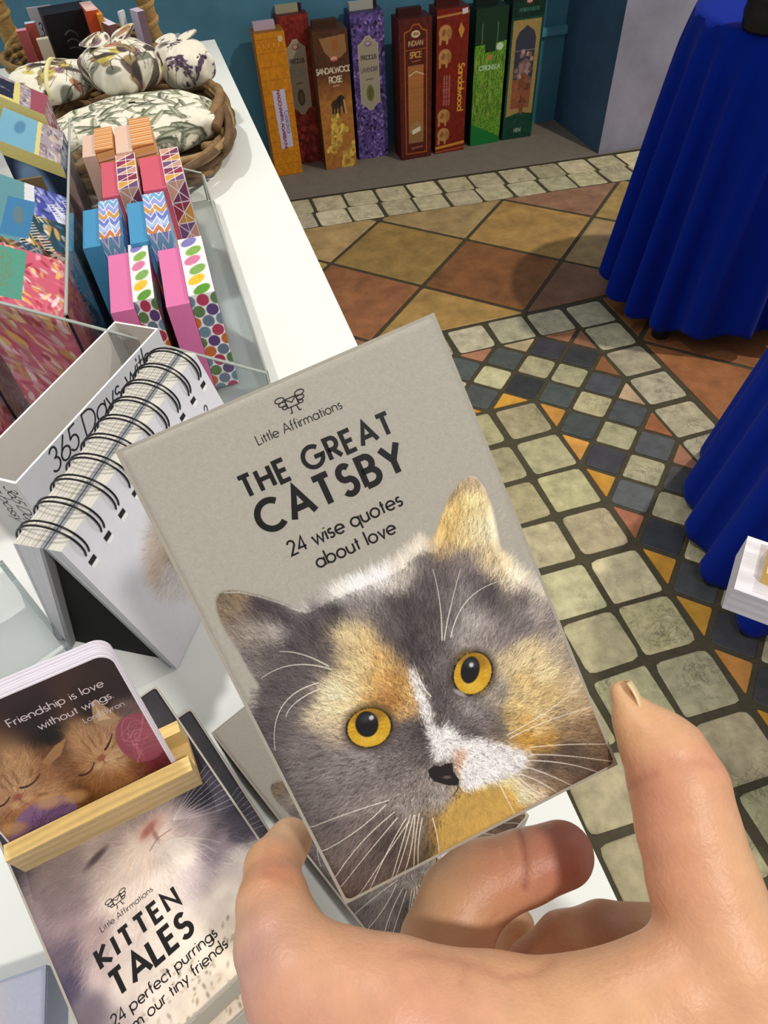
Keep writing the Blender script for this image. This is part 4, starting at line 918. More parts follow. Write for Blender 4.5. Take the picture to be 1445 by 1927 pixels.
hit = ro + rd * ((cb - ro) @ nrm) / (rd @ nrm); CHT = float((hit - cb) @ up)
def rounded_card(mb, w, h, r, off, th, col):
    pts = [(0, 0), (w, 0)] + arc(w - r, h - r, r, r, 0, 90, 8) + arc(r, h - r, r, r, 90, 180, 8)
    n = len(pts); A = np.array(pts)
    L = lambda z: np.c_[A, np.full(n, z)]
    V = np.r_[L(off), L(off - th)]
    mb.add(V, [list(range(n)), list(range(2 * n - 1, n - 1, -1))] + [[i, n + i, n + (i + 1) % n, (i + 1) % n] for i in range(n)], col)
cm = st.matrix_world @ frame(cb, np.array([1., 0, 0]), up, nrm)
for k in range(NC):
    lab = 'front quote card with two sleeping ginger kittens in the pine stand' if k == 0 else 'white card edge behind the front quote card in the pine stand'
    r0 = thing('quote_card', lab, 'card', cm @ Matrix.Translation((.0006 * math.sin(k * 2.1), .0005 * math.sin(k * 1.3) + (.0003 * k), -.00105 * k)), 'quote cards in the pine stand')
    mb = MB(); rounded_card(mb, CWD, CHT, .006, 0, .00085, (236, 230, 240)); mb.build('card', 'paper', r0)
    if k == 0:
        art = card_art(); mb = MB(); ih, iw = art.shape[:2]
        xs = np.linspace(.0006, CWD - .0006, iw); ys = np.linspace(CHT - .0006, .0003, ih); Xg, Yg = np.meshgrid(xs, ys)
        rr = .0056; ex = np.maximum(0, np.maximum(rr + .0006 - Xg, Xg - (CWD - .0006 - rr))); ey = np.maximum(0, Yg - (CHT - .0006 - rr)); e = np.hypot(ex, ey); kk = np.where(e > rr, rr / np.maximum(e, 1e-9), 1)
        Xg = np.where(Xg < CWD / 2, rr + .0006 - ex * kk, CWD - .0006 - rr + ex * kk) * (ex > 0) + Xg * (ex <= 0); Yg = np.where(ey > 0, CHT - .0006 - rr + ey * kk, Yg)
        mb.grid(np.stack([Xg, Yg, np.full_like(Xg, .0001)], -1), art); mb.build('photo_print', 'gloss', r0)
        lettering('lettering', [('Friendship is love', None, CWD * .375, CWD * .89, CHT * .81, .12), ('without wings.', None, CWD * .49, CWD * .905, CHT * .715, .12), ('Lord Byron', None, CWD * .70, CWD * .93, CHT * .635, .11)], r0, 'inkpale', .0002)

# ------------------------------------------------------------------ desk calendar (tent) and its open slipcase
cs = np.array([.497, .868, 0]); cs /= np.linalg.norm(cs); cp_ = np.array([cs[1], -cs[0], 0])
c_org = np.array([-.7655, -.8660, TZ + .0006])
cal = thing('desk_calendar', 'tent shaped white desk calendar bound with black wire loops', 'calendar', frame(c_org, cp_, cs, np.array([0, 0, 1.0])))
CL, CZ = .150, .1035          # local x across the tent, y along the ridge, z up
def edge_art(w, h, base, n, lo, seed=0, along=True):
    r = np.random.default_rng(seed); a = canvas(w, h, base)
    for k in range(n):
        t = r.random(); c = np.array(base) * r.uniform(lo, 1.04)
        if along: line(a, t * w, 0, t * w + r.normal() * 1.5, h, r.uniform(.5, 1.5), c)
        else: line(a, 0, t * h, w, t * h + r.normal() * 1.5, r.uniform(.5, 1.5), c)
    return np.clip(a, 0, 255)
def cal_page(w=300, h=200):
    a = canvas(w, h, (226, 226, 236)); a *= 1 + .02 * (noise2(w, h, 30)[..., None] - .5)
    pts = [(0, 0, (226, 226, 236)), (300, 0, (226, 226, 236)), (60, 60, (222, 222, 232)), (40, 190, (222, 220, 228)), (120, 90, (176, 150, 128)), (140, 110, (190, 174, 160)), (112, 120, (200, 180, 160)), (130, 150, (210, 204, 204)), (160, 130, (150, 132, 120)), (200, 120, (140, 124, 114)), (240, 140, (160, 146, 138)), (200, 180, (206, 198, 196)), (280, 120, (206, 200, 204)), (200, 60, (214, 212, 220)), (80, 130, (224, 220, 226))]
    pts = [(x - 60 if 60 < x < 290 else x, y - 20 if 60 < y < 185 else y, c) for x, y, c in pts]; b = shepard(w, h, pts, 2.2); m = np.zeros((h, w), bool); yy, xx = np.mgrid[0:h, 0:w]; m = ((xx - 130) / 84.) ** 2 + ((yy - 120) / 56.) ** 2 < 1
    s = blur(m[..., None].astype(float), 8); a = a * (1 - s) + b * s
    fur(a, a.copy(), m, 2600, 12, lambda x, y: np.arctan2(y - 140, x - 200), .10, .4)
    draw_text(a, '?', 262, 66, 17, 0, .10, (50, 50, 56), .06, 'c', .25)
    return np.clip(a, 0, 255)
white = np.asarray((224, 224, 230.)); grey = np.asarray((176, 180, 186.))
def slab(name, x0t, x1t, x0b, x1b, arts, default, zt=CZ, zb=.0, y0=0, y1=CL):
    mb = MB()
    B = [(x0b, y0, zb), (x1b, y0, zb), (x1b, y1, zb), (x0b, y1, zb)]; T = [(x0t, y0, zt), (x1t, y0, zt), (x1t, y1, zt), (x0t, y1, zt)]
    mb.hexa(B, T, arts, np.asarray(default, float)); return mb.build(name, 'paper', cal)
tops = lambda s, n=46: edge_art(60, 300, (226, 222, 212), n, .58, s, True)
slab('page_block', -.0150, -.0012, -.0390, -.0345, {'top': tops(1), 'front': edge_art(30, 200, (206, 208, 216), 16, .84, 2)}, (214, 214, 220))
slab('cover_board', -.0010, .0006, -.0340, -.0315, {}, (150, 152, 158))
slab('cover_board', .0012, .0028, .0300, .0320, {}, (150, 152, 158))
slab('page_block', .0030, .0100, .0322, .0352, {'top': tops(3, 20), 'front': edge_art(20, 200, (196, 200, 206), 10, .8, 4), 'right': cal_page()}, (222, 222, 230))
slab('inner_lining', .00065, .00115, -.0312, .0298, {}, (8, 8, 9), CZ - .004, .0006, .004, CL - .004)
for k in range(10):
    y = .0085 + k * .0148
    for d in (-.0014, .0014):
        a = np.linspace(math.radians(-28), math.radians(205), 26)
        path = np.c_[-.0030 + .0168 * np.cos(a), np.full(26, y + d) + .0006 * np.cos(a), CZ - .0075 + .0145 * np.sin(a)]
        path = np.r_[[path[0] + (-.0022, 0, -.0012)], path]
        mb = MB(); mb.tube(path, .00055, (14, 14, 18), 8)
        mb.build('wire_loop', 'wire', cal, True)
    mb = MB()
    ta = math.atan2(.0252, CZ)
    zc = CZ - .0160; xr = .0100 + (CZ - zc) / CZ * .0252 + .00015
    hz = lambda z_: .0100 + (CZ - z_) / CZ * .0252 + .00018
    mb.quad((hz(zc - .0040), y - .0026, zc - .0040), (hz(zc - .0040), y + .0026, zc - .0040), (hz(zc + .001), y + .0026, zc + .001), (hz(zc + .001), y - .0026, zc + .001), np.concatenate([canvas(8, 5, (40, 40, 42)), canvas(8, 4, (246, 246, 246))]))
    mb.build('binding_hole', 'paper', cal)

s_n = at(30, 910, .806); s_f = at(298, 618, .806); sl_ = s_f - s_n; SL = np.linalg.norm(sl_); sl_ /= SL; sw = np.array([sl_[1], -sl_[0], 0])
SWD, SHT, TH = .0335, .806 - TZ - .001, .0013
case = thing('calendar_slipcase', 'white open topped cardboard slipcase behind the wire bound calendar', 'box', frame(np.array([s_n[0], s_n[1], TZ + .001]), sl_, -sw, np.array([0, 0, 1.0])))
# local x along the case, y away from the calendar, z up
def case_end(w=110, h=300):
    a = canvas(w, h, (206, 206, 204))
    draw_text(a, '365 Days with', 72, 16, 25, math.pi / 2, .085, (26, 26, 30), .05, 'l', .22); draw_text(a, 'a bossy Cat', 40, 22, 25, math.pi / 2, .085, (26, 26, 30), .05, 'l', .22)
    for k in range(200): line(a, *(lambda x, y: (x, y, x + rng.normal() * 6, y + 6 + rng.random() * 10))(rng.uniform(60, 110), rng.uniform(196, 262)), 3, np.array((58, 48, 42)) * rng.uniform(.6, 1.3), .8)
    return np.clip(a, 0, 255)
def case_side(w=420, h=270):
    a = canvas(w, h, (206, 208, 212))
    draw_text(a, '365 Days with', w * .52, 46, 42, 0, .085, (30, 30, 34), .06, 'c', .22); draw_text(a, 'a bossy Cat', w * .52, 104, 42, 0, .085, (30, 30, 34), .06, 'c', .22)
    return a
ins = np.asarray((212, 208, 204.))
mb = MB(); mb.box(0, SL, 0, TH, 0, SHT, {'front': case_side(), 'back': ins, 'top': np.asarray((246, 246, 246.))}, (220, 220, 220)); mb.build('side_panel', 'paper', case)
mb = MB(); mb.box(0, SL, SWD - TH, SWD, 0, SHT, {'front': ins, 'top': np.asarray((246, 246, 246.))}, (216, 216, 216)); mb.build('side_panel', 'paper', case)
mb = MB(); mb.box(-.0002, TH, .0001, SWD - .0001, 0, SHT - .0002, {'left': case_end(), 'top': np.asarray((246, 246, 246.))}, ins); mb.build('end_panel', 'paper', case)
mb = MB(); mb.box(SL - TH, SL + .0002, .0001, SWD - .0001, 0, SHT - .0002, {'top': np.asarray((246, 246, 246.))}, (206, 196, 188)); mb.build('end_panel', 'paper', case)
mb = MB(); mb.box(TH, SL - TH, TH, SWD - TH, .0004, .0016, default=(200, 198, 196)); mb.build('base_panel', 'paper', case)

# ------------------------------------------------------------------ clear acrylic trays
def plate(mb, a, b, za, zb, z0, th):
    """upright clear plate from a to b whose top runs from za to zb"""
    a = np.array([*a, 0.]); b = np.array([*b, 0.]); d = b - a; d /= np.linalg.norm(d); n = np.array([-d[1], d[0], 0]) * th / 2
    lo = np.array([0, 0, z0]); B = [a + n + lo, a - n + lo, b - n + lo, b + n + lo]
    T = [a + n + (0, 0, za), a - n + (0, 0, za), b - n + (0, 0, zb), b + n + (0, 0, zb)]
    V = np.array(B + T); mb.add(V, [[0, 1, 2, 3][::-1], [4, 5, 6, 7], [0, 1, 5, 4], [1, 2, 6, 5], [2, 3, 7, 6], [3, 0, 4, 7]], (246, 250, 250))
tray = thing('acrylic_tray', 'clear acrylic tray holding the rows of patterned boxes', 'tray', upright((-.757, -.6725, TZ), 0))
AC = [('front_panel', (-.06, -.002), (.116, -.002), .140, .030), ('divider', (.0, .0), (-.002, .362), .106, .106), ('side_panel', (.1165, 0), (.112, .372), .030, .030), ('side_panel', (-.062, 0), (-.064, .362), .135, .135), ('back_panel', (-.062, .366), (.110, .374), .106, .032)]
for nm, a, b, za, zb in AC:
    mb = MB(); plate(mb, a, b, za, zb, .0028, .0020); pn = mb.build(nm, 'acrylic', tray)
    mb = MB(); mb.tube([(*a, za + .0004), (*b, zb + .0004)], .0011, (176, 184, 178), 6); mb.tube([(*b, zb), (*b, .003)], .0009, (176, 184, 178), 6); mb.build('polished_edge', 'edge', pn)
mb = MB(); mb.box(-.063, .117, -.003, .375, .0004, .0026); mb.build('base_panel', 'acrylic', tray)

# ------------------------------------------------------------------ memo boxes in the right hand compartment
def pat(kind, w=64, h=128, face='top'):
    r = np.random.default_rng(sum(map(ord, kind)) * 3 + len(face))
    if kind == 'dots':
        a = canvas(w, h, (240, 238, 240)); cols = [(130, 124, 184), (134, 176, 80), (214, 124, 160), (128, 170, 90), (230, 190, 54), (92, 150, 50)] if face == 'top' else [(104, 122, 142), (196, 110, 54), (92, 66, 118), (96, 128, 80), (176, 60, 90), (110, 140, 156)]
        rx, ry = (w * .34, h * .072) if face == 'top' else (w * .27, h * .105)
        k = 0
        if face == 'top':
            for i in range(6): ell(a, w * (.42 + .12 * (i % 2)), h * (.08 + i * .168), rx, ry, -.25, np.array(cols[i]) , 2)
        else:
            for i in range(10):
                for j in range(3): k += 1; ell(a, w * (-.05 + .52 * j + .26 * (i % 2)), h * (.06 + i * .105), w * .23, w * .215, 0, cols[(k * 5 + i) % 6], 2)
        a *= 1 + .08 * (noise2(w, h, 5)[..., None] - .5)
    elif kind == 'zigzag':
        a = canvas(w, h, (138, 152, 212)); cs_ = [(120, 176, 212), (150, 160, 220), (206, 150, 76), (110, 124, 200), (170, 190, 226), (196, 124, 80)]
        for i in range(7):
            y = h * i / 6.0; z = [(x * w / 4., y + (h * .10 if x % 2 else -h * .06)) for x in range(5)]
            poly(a, z + [(w, y + h * .17), (0, y + h * .17)], np.array(cs_[i % 6])); pline(a, z, 2.4, (238, 238, 246))
        pline(a, [(w * .2, 0), (w * .75, h)], 2, (238, 238, 246))
    elif kind == 'triangles':
        a = canvas(w, h, (150, 70, 90)); cs_ = [(120, 60, 90), (200, 150, 70), (196, 150, 130), (140, 50, 70), (110, 80, 120)]
        n = 5
        for i in range(n):
            y0, y1 = h * i / n, h * (i + 1) / n
            poly(a, [(0, y0), (w, y0), (w, y1), (0, y1)], cs_[i % 5]); poly(a, [(0, y0), (w, y0), (0, y1)], np.array(cs_[(i + 2) % 5]) * 1.05)
            line(a, 0, y0, w, y0, 2.4, (236, 230, 232)); line(a, w, y0, 0, y1, 2.4, (236, 230, 232))
            if face != 'top': line(a, 0, y0, w, y1, 2.4, (236, 230, 232))
        line(a, 1, 0, 1, h, 2.4, (236, 230, 232)); line(a, w - 2, 0, w - 2, h, 2.4, (236, 230, 232)); line(a, w * .5, 0, w * .5, h, 2, (236, 230, 232))
    else:
        a = canvas(w, h, (232, 176, 110))
        for i in range(13):
            y = h * i / 12.; line(a, 0, y + 4, w, y, h * .028, (236, 190, 150) if i % 2 else (222, 150, 84)); line(a, 0, y + 7, w, y + 3, 2.2, (150, 76, 60))
    return np.clip(a, 0, 255)
def memo_box(kind, solid, x0, xm, x1, y0, y1, z1, label, hs=None):
    z0 = TZ + .0030
    t = thing('memo_box', label, 'box', upright(((x0 + x1) / 2, (y0 + y1) / 2, z0), 0), 'patterned memo boxes in the clear tray')
    ox, oy = (x0 + x1) / 2, (y0 + y1) / 2; H = z1 - z0; g = .0003
    mb = MB(); mb.box(x0 - ox + g, xm - ox, y0 - oy, y1 - oy - .006, 0, H - .003, default=solid); bevel(mb.build('cover', 'print', t), .0006)
    mb = MB(); mb.box(xm - ox + g, x1 - ox - g, y0 - oy + .004, y1 - oy - g, 0, H, {'top': pat(kind), 'front': pat(kind, 64, 240, 'front'), 'right': pat(kind, 160, 220, 'side')}, (220, 214, 214)); mb.build('sleeve', 'print', t)
    return t
MEMO = [ # kind, colour, height, per column: solid front left, boundary front, right front, pattern back left (photograph pixels)
 ('dots', (222, 120, 172), .800, 'pink', [((205, 590), (250, 574), (291, 558), (235, 462)), ((311, 581), (355, 563), (404, 545), (330, 452))]),
 ('zigzag', (74, 150, 196), .806, 'blue', [((152, 492), (187, 473), (229, 460), (180, 380)), ((243, 462), (278, 451), (323, 440), (268, 366))]),
 ('triangles', (206, 92, 112), .811, 'coral', [((190, 374), (222, 364), (262, 352), (216, 292)), ((268, 361), (312, 348), (349, 336), (300, 281))]),
 ('pages', (222, 190, 172), .816, 'peach', [((152, 316), (178, 304), (214, 291), (172, 243)), ((217, 300), (249, 290), (291, 277), (243, 224))])]
word = {'dots': 'spotted', 'zigzag': 'zigzag', 'triangles': 'triangle print', 'pages': 'striped'}
last = {0: None, 1: None}
for kd_, sol, z1, cn, cols in MEMO:
    xr_ = -9
    for c, (sf, bf, rf, bb) in enumerate(cols):
        x0, xm, x1 = at(*sf, z1)[0], at(*bf, z1)[0], at(*rf, z1)[0]; y0, y1 = at(*bf, z1)[1], at(*bb, z1)[1]
        if last[c] is not None: y0 = max(y0, last[c] + .0006)
        x0 = max(x0, xr_ + .0006, -.7545); last[c] = y1; xr_ = x1
        memo_box(kd_, sol, x0, xm, x1, y0, y1, z1, '%s and %s memo box, %s of its pair in the clear tray' % (cn, word[kd_], ['left', 'right'][c]))

# ------------------------------------------------------------------ floral gift boxes in the left hand compartment
def floral(kind, w=110, h=150, seed=0):
    r = np.random.default_rng(seed + 3)
    P_ = {'pink': ((206, 96, 120), [(224, 150, 168), (186, 60, 84), (236, 196, 150), (240, 216, 216), (214, 120, 130), (230, 180, 90)]),
          'blue': ((70, 78, 160), [(214, 216, 232), (96, 104, 190), (50, 56, 120), (160, 168, 214)]),
          'feather': ((40, 70, 84), [(70, 120, 170), (150, 80, 70), (226, 214, 206), (210, 170, 90), (34, 56, 66)]),
          'crimson': ((128, 54, 70), [(210, 196, 204), (150, 120, 140), (110, 40, 56), (180, 150, 160)]),
          'lilac': ((160, 148, 160), [(206, 198, 204), (110, 100, 120), (140, 124, 136), (190, 176, 150)]),
          'navy': ((40, 58, 92), [(90, 130, 180), (150, 170, 196), (26, 34, 58), (196, 190, 170)])}[kind]
    a = canvas(w, h, P_[0])
    for k in range(170):
        x, y = r.integers(0, w), r.integers(0, h); c = np.array(P_[1][r.integers(len(P_[1]))]) * r.uniform(.85, 1.12); an = r.normal() * .5 + .9
        ell(a, x, y, r.integers(6, 16), r.integers(2, 5), an, c, 1.5, .85)
    if kind in ('feather', 'blue'):
        for k in range(8):
            x, y = r.integers(0, w), r.integers(0, h)
            for j in range(9): line(a, x + j * 3, y + j * 5, x + j * 3 + 14, y + j * 5 - 8, 1.8, P_[1][0 if kind == 'blue' else 2])
            line(a, x, y, x + 30, y + 50, 2, (206, 160, 70) if kind == 'feather' else (226, 226, 240))
    return np.clip(a, 0, 255)
def top_label(kind, w=150, h=150):
    r = np.random.default_rng(2)
    if kind == 'green':
        a = floral('pink', w, h, 5); poly(a, [(20, 8), (84, 4), (82, h - 18), (18, h - 12)], (88, 154, 136))
        for k in range(60): line(a, *(lambda x, y: (x, y, x + r.normal() * 5, y + r.normal() * 6))(r.uniform(42, 60), r.uniform(24, h - 34)), 1.2, (130, 130, 84), .9)
        for k in range(0, 26, 5): line(a, 2 + k, h - 2, 20 + k, h - 12, 2.4, (28, 26, 30))
    elif kind == 'teal':
        a = floral('blue', w, h, 9); f = floral('feather', w, h, 11); a[h // 2:] = f[h // 2:]
        poly(a, [(0, 0), (78, 0), (74, h), (0, h)], (96, 146, 156)); poly(a, [(70, 0), (88, 0), (92, 44), (74, 50)], (214, 216, 224)); poly(a, [(46, 50), (94, 42), (88, h - 14), (42, h - 6)], (64, 124, 170)); ell(a, 68, 88, 10, 22, 0, (96, 122, 134), 4)
        for x, y in ((16, 30), (12, 84), (30, 128)): ell(a, x, y, 9, 17, -.4, (202, 180, 176), 2); ell(a, x, y, 4, 10, -.4, (176, 140, 140), 2)
    elif kind == 'dark':
        a = floral('lilac', w, h, 9); poly(a, [(4, 20), (72, 20), (76, h - 20), (8, h - 14)], (38, 38, 58)); poly(a, [(72, 0), (84, 0), (92, h), (78, h)], (214, 200, 122)); poly(a, [(0, h - 14), (92, h - 18), (92, h), (0, h)], (214, 200, 122))
        for k in range(30): ell(a, 38 + r.normal() * 14, 78 + r.normal() * 16, 4, 3, r.random() * 3, (120, 124, 146), 1.5, .7)
        poly(a, [(110, 0), (w, 0), (w, h), (116, h)], (150, 76, 92))
    elif kind == 'sky':
        a = floral('lilac', w, h, 14); poly(a, [(0, 0), (84, 0), (88, h), (0, h)], (116, 168, 194)); poly(a, [(84, 0), (94, 0), (98, h), (88, h)], (214, 200, 130)); ell(a, 46, 60, 12, 30, .1, (84, 132, 168), 5)
    else:
        a = canvas(w, h, (232, 230, 230))
        for k in range(0, w + h, 18): line(a, k, -4, k - 30, h + 4, 8, (24, 24, 28))
    return np.clip(a, 0, 255)
def sky_front(w=110, h=150):
    a = canvas(w, h, (28, 40, 62)); ell(a, 40, 40, 34, 46, .2, (120, 150, 184), 14); ell(a, 46, 60, 18, 34, .2, (44, 70, 120), 10); ell(a, 84, 84, 24, 26, 0, (216, 192, 120), 4); ell(a, 88, 86, 9, 9, 0, (196, 92, 54), 6); poly(a, [(0, 118), (w, 112), (w, 124), (0, 132)], (220, 206, 130)); return a
def fan_front(w=110, h=150):
    a = floral('crimson', w, h, 4); ell(a, 60, 34, 46, 34, 0, (206, 206, 214), 2)
    for k in range(7): an = math.pi * (.1 + .8 * k / 6); line(a, 60 + 10 * math.cos(an), 14 + 10 * math.sin(an), 60 + 40 * math.cos(an), 14 + 46 * math.sin(an), 5, (40, 56, 96))
    poly(a, [(0, 62), (w, 70), (w, h - 24), (0, h - 24)], (104, 34, 46)); poly(a, [(0, h - 26), (w, h - 30), (w, h), (0, h)], (190, 172, 140)); poly(a, [(0, 0), (w, 0), (w, 10), (0, 12)], (210, 196, 120)); return a
FB = [('pink', 'green', None, -.808, -.7605, -.668, -.592, 'pink floral gift box with a green label, nearest in the clear tray'),
      ('feather', 'teal', None, -.810, -.7605, -.586, -.486, 'teal topped gift box with blue and feather patterned sides'),
      ('navy', 'sky', sky_front(), -.802, -.7605, -.446, -.372, 'pale blue topped gift box with a yellow flower on its front'),
      ('crimson', 'dark', fan_front(), -.8160, -.7705, -.366, -.3125, 'crimson gift box with a dark label and yellow edging')]
SLP = .62
for kind, tp, fr, x0, x1, y0, y1, lab in FB:
    z0 = TZ + .003; t = thing('floral_box', lab, 'gift box', upright(((x0 + x1) / 2, (y0 + y1) / 2, z0), random.uniform(-.02, .02)), 'floral gift boxes in the clear tray')
    w2, d2 = (x1 - x0) / 2 - .0008, (y1 - y0) / 2; mb = MB(); zr = {'green': .098, 'teal': .100, 'sky': .112, 'dark': .126}[tp]; zl = zr + SLP * (x1 - x0)
    Bq = lambda zA, zB, e=0: [(-w2 - e, -d2 - e, zA), (w2 + e, -d2 - e, zB), (w2 + e, d2 + e, zB), (-w2 - e, d2 + e, zA)]
    mb.hexa(Bq(0, 0), Bq(zl - .012, zr - .012), {'front': fr if fr is not None else floral(kind, 110, 150, 1), 'right': floral(kind, 150, 170, 7), 'left': floral(kind, 110, 150, 8)}, np.asarray((150., 130, 140))); mb.build('carton', 'print', t)
    mb = MB(); mb.hexa(Bq(zl - .012, zr - .012, .0005), Bq(zl, zr, .0005), {'top': top_label(tp), 'right': floral(kind, 150, 20, 17), 'front': floral(kind, 110, 20, 18) if fr is None else canvas(4, 4, (208, 196, 124))}, np.asarray((200., 196, 190))); mb.build('lid', 'print', t)
o = None
mb = MB(); mb.box(-.014, .014, -.0015, .0015, 0, .112, default=(112, 92, 66)); o = mb.build('brown_divider', 'print'); o.matrix_world = upright((-.790, -.4665, TZ + .003), .0); tag(o, 'brown card divider between the teal and the pale blue topped boxes', 'divider')
t = thing('floral_box', 'black and white striped gift box at the left edge of the clear tray', 'gift box', upright((-.852, -.640, TZ + .003), 0), 'floral gift boxes in the clear tray')
mb = MB(); mb.box(-.019, .019, -.045, .045, 0, .105, {'front': floral('pink', 90, 150, 31), 'right': floral('pink', 110, 150, 32)}, (190, 90, 110)); mb.build('carton', 'print', t)
mb = MB(); mb.box(-.0195, .0195, -.0455, .0455, .105, .114, {'top': top_label('stripe'), 'front': top_label('stripe', 120, 20), 'right': top_label('stripe', 120, 20)}, (230, 228, 228)); mb.build('lid', 'print', t)

# ------------------------------------------------------------------ twig tray and cotton bundles
bc = np.array([-.705, -.125, TZ])
wt = thing('twig_tray', 'oval tray of twisted brown twigs on the white table', 'basket', upright(bc, 0))
r = np.random.default_rng(12)
for k in range(22):
    ph = r.random() * 6.28; n = 90; s0 = r.random() * 6.28; span = r.uniform(2.2, 6.0); a = s0 + np.linspace(0, span, n)
    lv = k / 22.0; rad = 1.0 + .07 * np.sin(a * r.integers(2, 5) + ph) + r.uniform(-.06, .05); z = .0145 + .032 * lv + .008 * np.sin(a * r.integers(2, 6) + ph * 2)
    path = np.c_[.108 * rad * np.cos(a), .155 * rad * np.sin(a), z]
    mb = MB(); c0_ = np.array(random.choice([(132, 102, 66), (110, 82, 50), (150, 122, 80), (96, 72, 46), (142, 118, 72)])); mb.tube(path, np.linspace(.0058, .0034, n) * r.uniform(.8, 1.15), c0_, 7); mb.build('twig', 'wicker', wt, True)
for k in range(9):
    y = -.12 + k * .03; mb = MB(); xw = .10 * math.sqrt(max(.05, 1 - (y / .15) ** 2)); mb.tube([(-xw, y, .006), (0, y + .006, .0055), (xw, y, .006)], .0042, (112, 86, 54), 6); mb.build('twig', 'wicker', wt, True)
def leafprint(kind, w=420, h=210):
    rr = np.random.default_rng(len(kind)); a = canvas(w, h, (226, 222, 206))
    if kind == 'leaf':
        for k in range(150):
            x, y = rr.integers(0, w), rr.integers(0, h); an = rr.random() * 6.28; L = rr.uniform(12, 30); c = np.array(random.choice([(92, 98, 78), (120, 124, 100), (74, 80, 66), (140, 140, 116)]))
            ell(a, x, y, L, L * .24, an, c, 1.5, .9); ell(a, x + 2, y - 2, L * .78, L * .12, an, (214, 212, 196), 1.5, .6); whisker(a, [(x - 30 * math.cos(an), y - 30 * math.sin(an)), (x, y + 6), (x + 34 * math.cos(an), y + 34 * math.sin(an))], 1.6, (70, 76, 64))
    elif kind == 'mauve':
        for k in range(80):
            x, y = rr.integers(0, w), rr.integers(0, h); an = rr.random() * 6.28; c = np.array(random.choice([(132, 104, 112), (96, 84, 76), (150, 132, 92), (120, 122, 108), (170, 120, 96), (70, 62, 58), (198, 184, 96)]))
            ell(a, x, y, rr.uniform(12, 26), rr.uniform(7, 14), an, c, 3, .92); whisker(a, [(x, y), (x + 30 * math.cos(an), y + 20), (x + 60 * math.cos(an), y + 50 * math.sin(an))], 2.2, (62, 54, 50))
    else:
        for k in range(44):
            x, y = rr.integers(0, w), rr.integers(0, h); an = rr.normal() * .6 + 1.2
            for j in range(26): ell(a, x + j * 1.8 * math.cos(an) + rr.normal() * 4, y + j * 1.8 * math.sin(an) + rr.normal() * 4, 4, 2.4, rr.random() * 3, np.array((88, 72, 92)) * rr.uniform(.7, 1.3), 1.5)
            line(a, x, y, x - 26 * math.cos(an), y - 26 * math.sin(an), 1.5, (110, 116, 90))
    return np.clip(a * (1 + .03 * (noise2(w, h, 8)[..., None] - .5)), 0, 255)
def bundle(name, label, kind, loc, dims, ang, knot=True, group='cotton wrapped bundles', seed=1, tilt=0):
    t = thing(name, label, 'bundle', upright(loc, ang), group); rr = np.random.default_rng(seed)
    img = leafprint(kind); h, w = img.shape[:2]
    th = np.linspace(0, 2 * np.pi, w); ph = np.linspace(.02, np.pi - .02, h); T, F_ = np.meshgrid(th, ph)
    e = .72
    sg = lambda v, p: np.sign(v) * np.abs(v) ** p
    x = sg(np.cos(T), e) * sg(np.sin(F_), .8); y = sg(np.sin(T), e) * sg(np.sin(F_), .8); z = sg(np.cos(F_), .8)
    q = 1 + .05 * np.sin(3 * T + 2 * F_ + seed) + .035 * np.sin(7 * T - 3 * F_ + 2 * seed) + .02 * np.sin(13 * T + 6 * F_) * np.sin(F_)
    q = 1 + (q - 1) * np.sin(F_)
    P_ = np.stack([x * dims[0] * q, y * dims[1] * q, z * dims[2] * (1 + (q - 1) * .6) + dims[2]], -1)
    sc_ = 1700 * 1.0
    iu = ((P_[..., 0] + .9 * np.where(P_[..., 0] > 0, 1, -1) * (2 * dims[2] - P_[..., 2]) * .6) * sc_ + seed * 37).astype(int) % w; iv = ((P_[..., 1] + np.where(P_[..., 1] > 0, 1, -1) * (2 * dims[2] - P_[..., 2]) * .8) * sc_ + seed * 53).astype(int) % h
    mb = MB(); mb.grid(P_, img[iv, iu]); o = mb.build('wrapped_body', 'fabric', t, True)
    if knot:
        for k, (dx, dy, a, L) in enumerate([(-.2, 0, 2.4, .55), (.1, .05, .5, .6)]):
            n, m = 30, 24; u = np.linspace(0, 1, n)[:, None]; v = np.linspace(0, 2 * np.pi, m)[None]
            rad = dims[0] * (.10 + .26 * np.sin(u * np.pi * .8) * (1 - .3 * u)) * (1 + .12 * np.sin(3 * v + k)); zz = dims[2] * 2 + dims[0] * (-.06 + .42 * u - .3 * u * u)
            cx_ = dims[0] * (dx + L * u * math.cos(a)); cy_ = dims[0] * (dy + L * u * math.sin(a))
            PP = np.stack([cx_ + rad * np.cos(v), cy_ + rad * np.sin(v) * .6, zz + rad * .35 * np.sin(v + 1) + 0 * v], -1)
            mb = MB(); yy = (np.linspace(0, 100, n).astype(int) + 60 * k)[:, None]; xx_ = np.linspace(0, 140, m).astype(int)[None]; mb.grid(PP, img[yy, xx_]); mb.build('knot_ear', 'fabric', t, True)
    return t
bundle('cotton_bundle', 'white cotton bundle with green leaf print lying lowest in the twig tray', 'leaf', (-.704, -.160, TZ + .018), (.098, .066, .0255), .05, False, seed=2)
bfl = bundle('cotton_bundle', 'olive and mauve printed cotton bundle tied with a pale yellow strap', 'mauve', (-.800, -.045, TZ + .052), (.050, .050, .0190), -.1, False, seed=3)
mb = MB(); aa_ = np.linspace(-.25, math.pi + .25, 30); mb.tube(np.c_[.006 + 0 * aa_, .0512 * np.cos(aa_), .019 + .0205 * np.sin(aa_)], .0030, (220, 214, 160), 6); mb.build('strap', 'fabric', bfl, True)
bundle('cotton_bundle', 'round knotted cotton bundle with mauve leaves on top of the white one', 'mauve', (-.707, -.070, TZ + .056), (.046, .044, .0270), .5, True, seed=4)
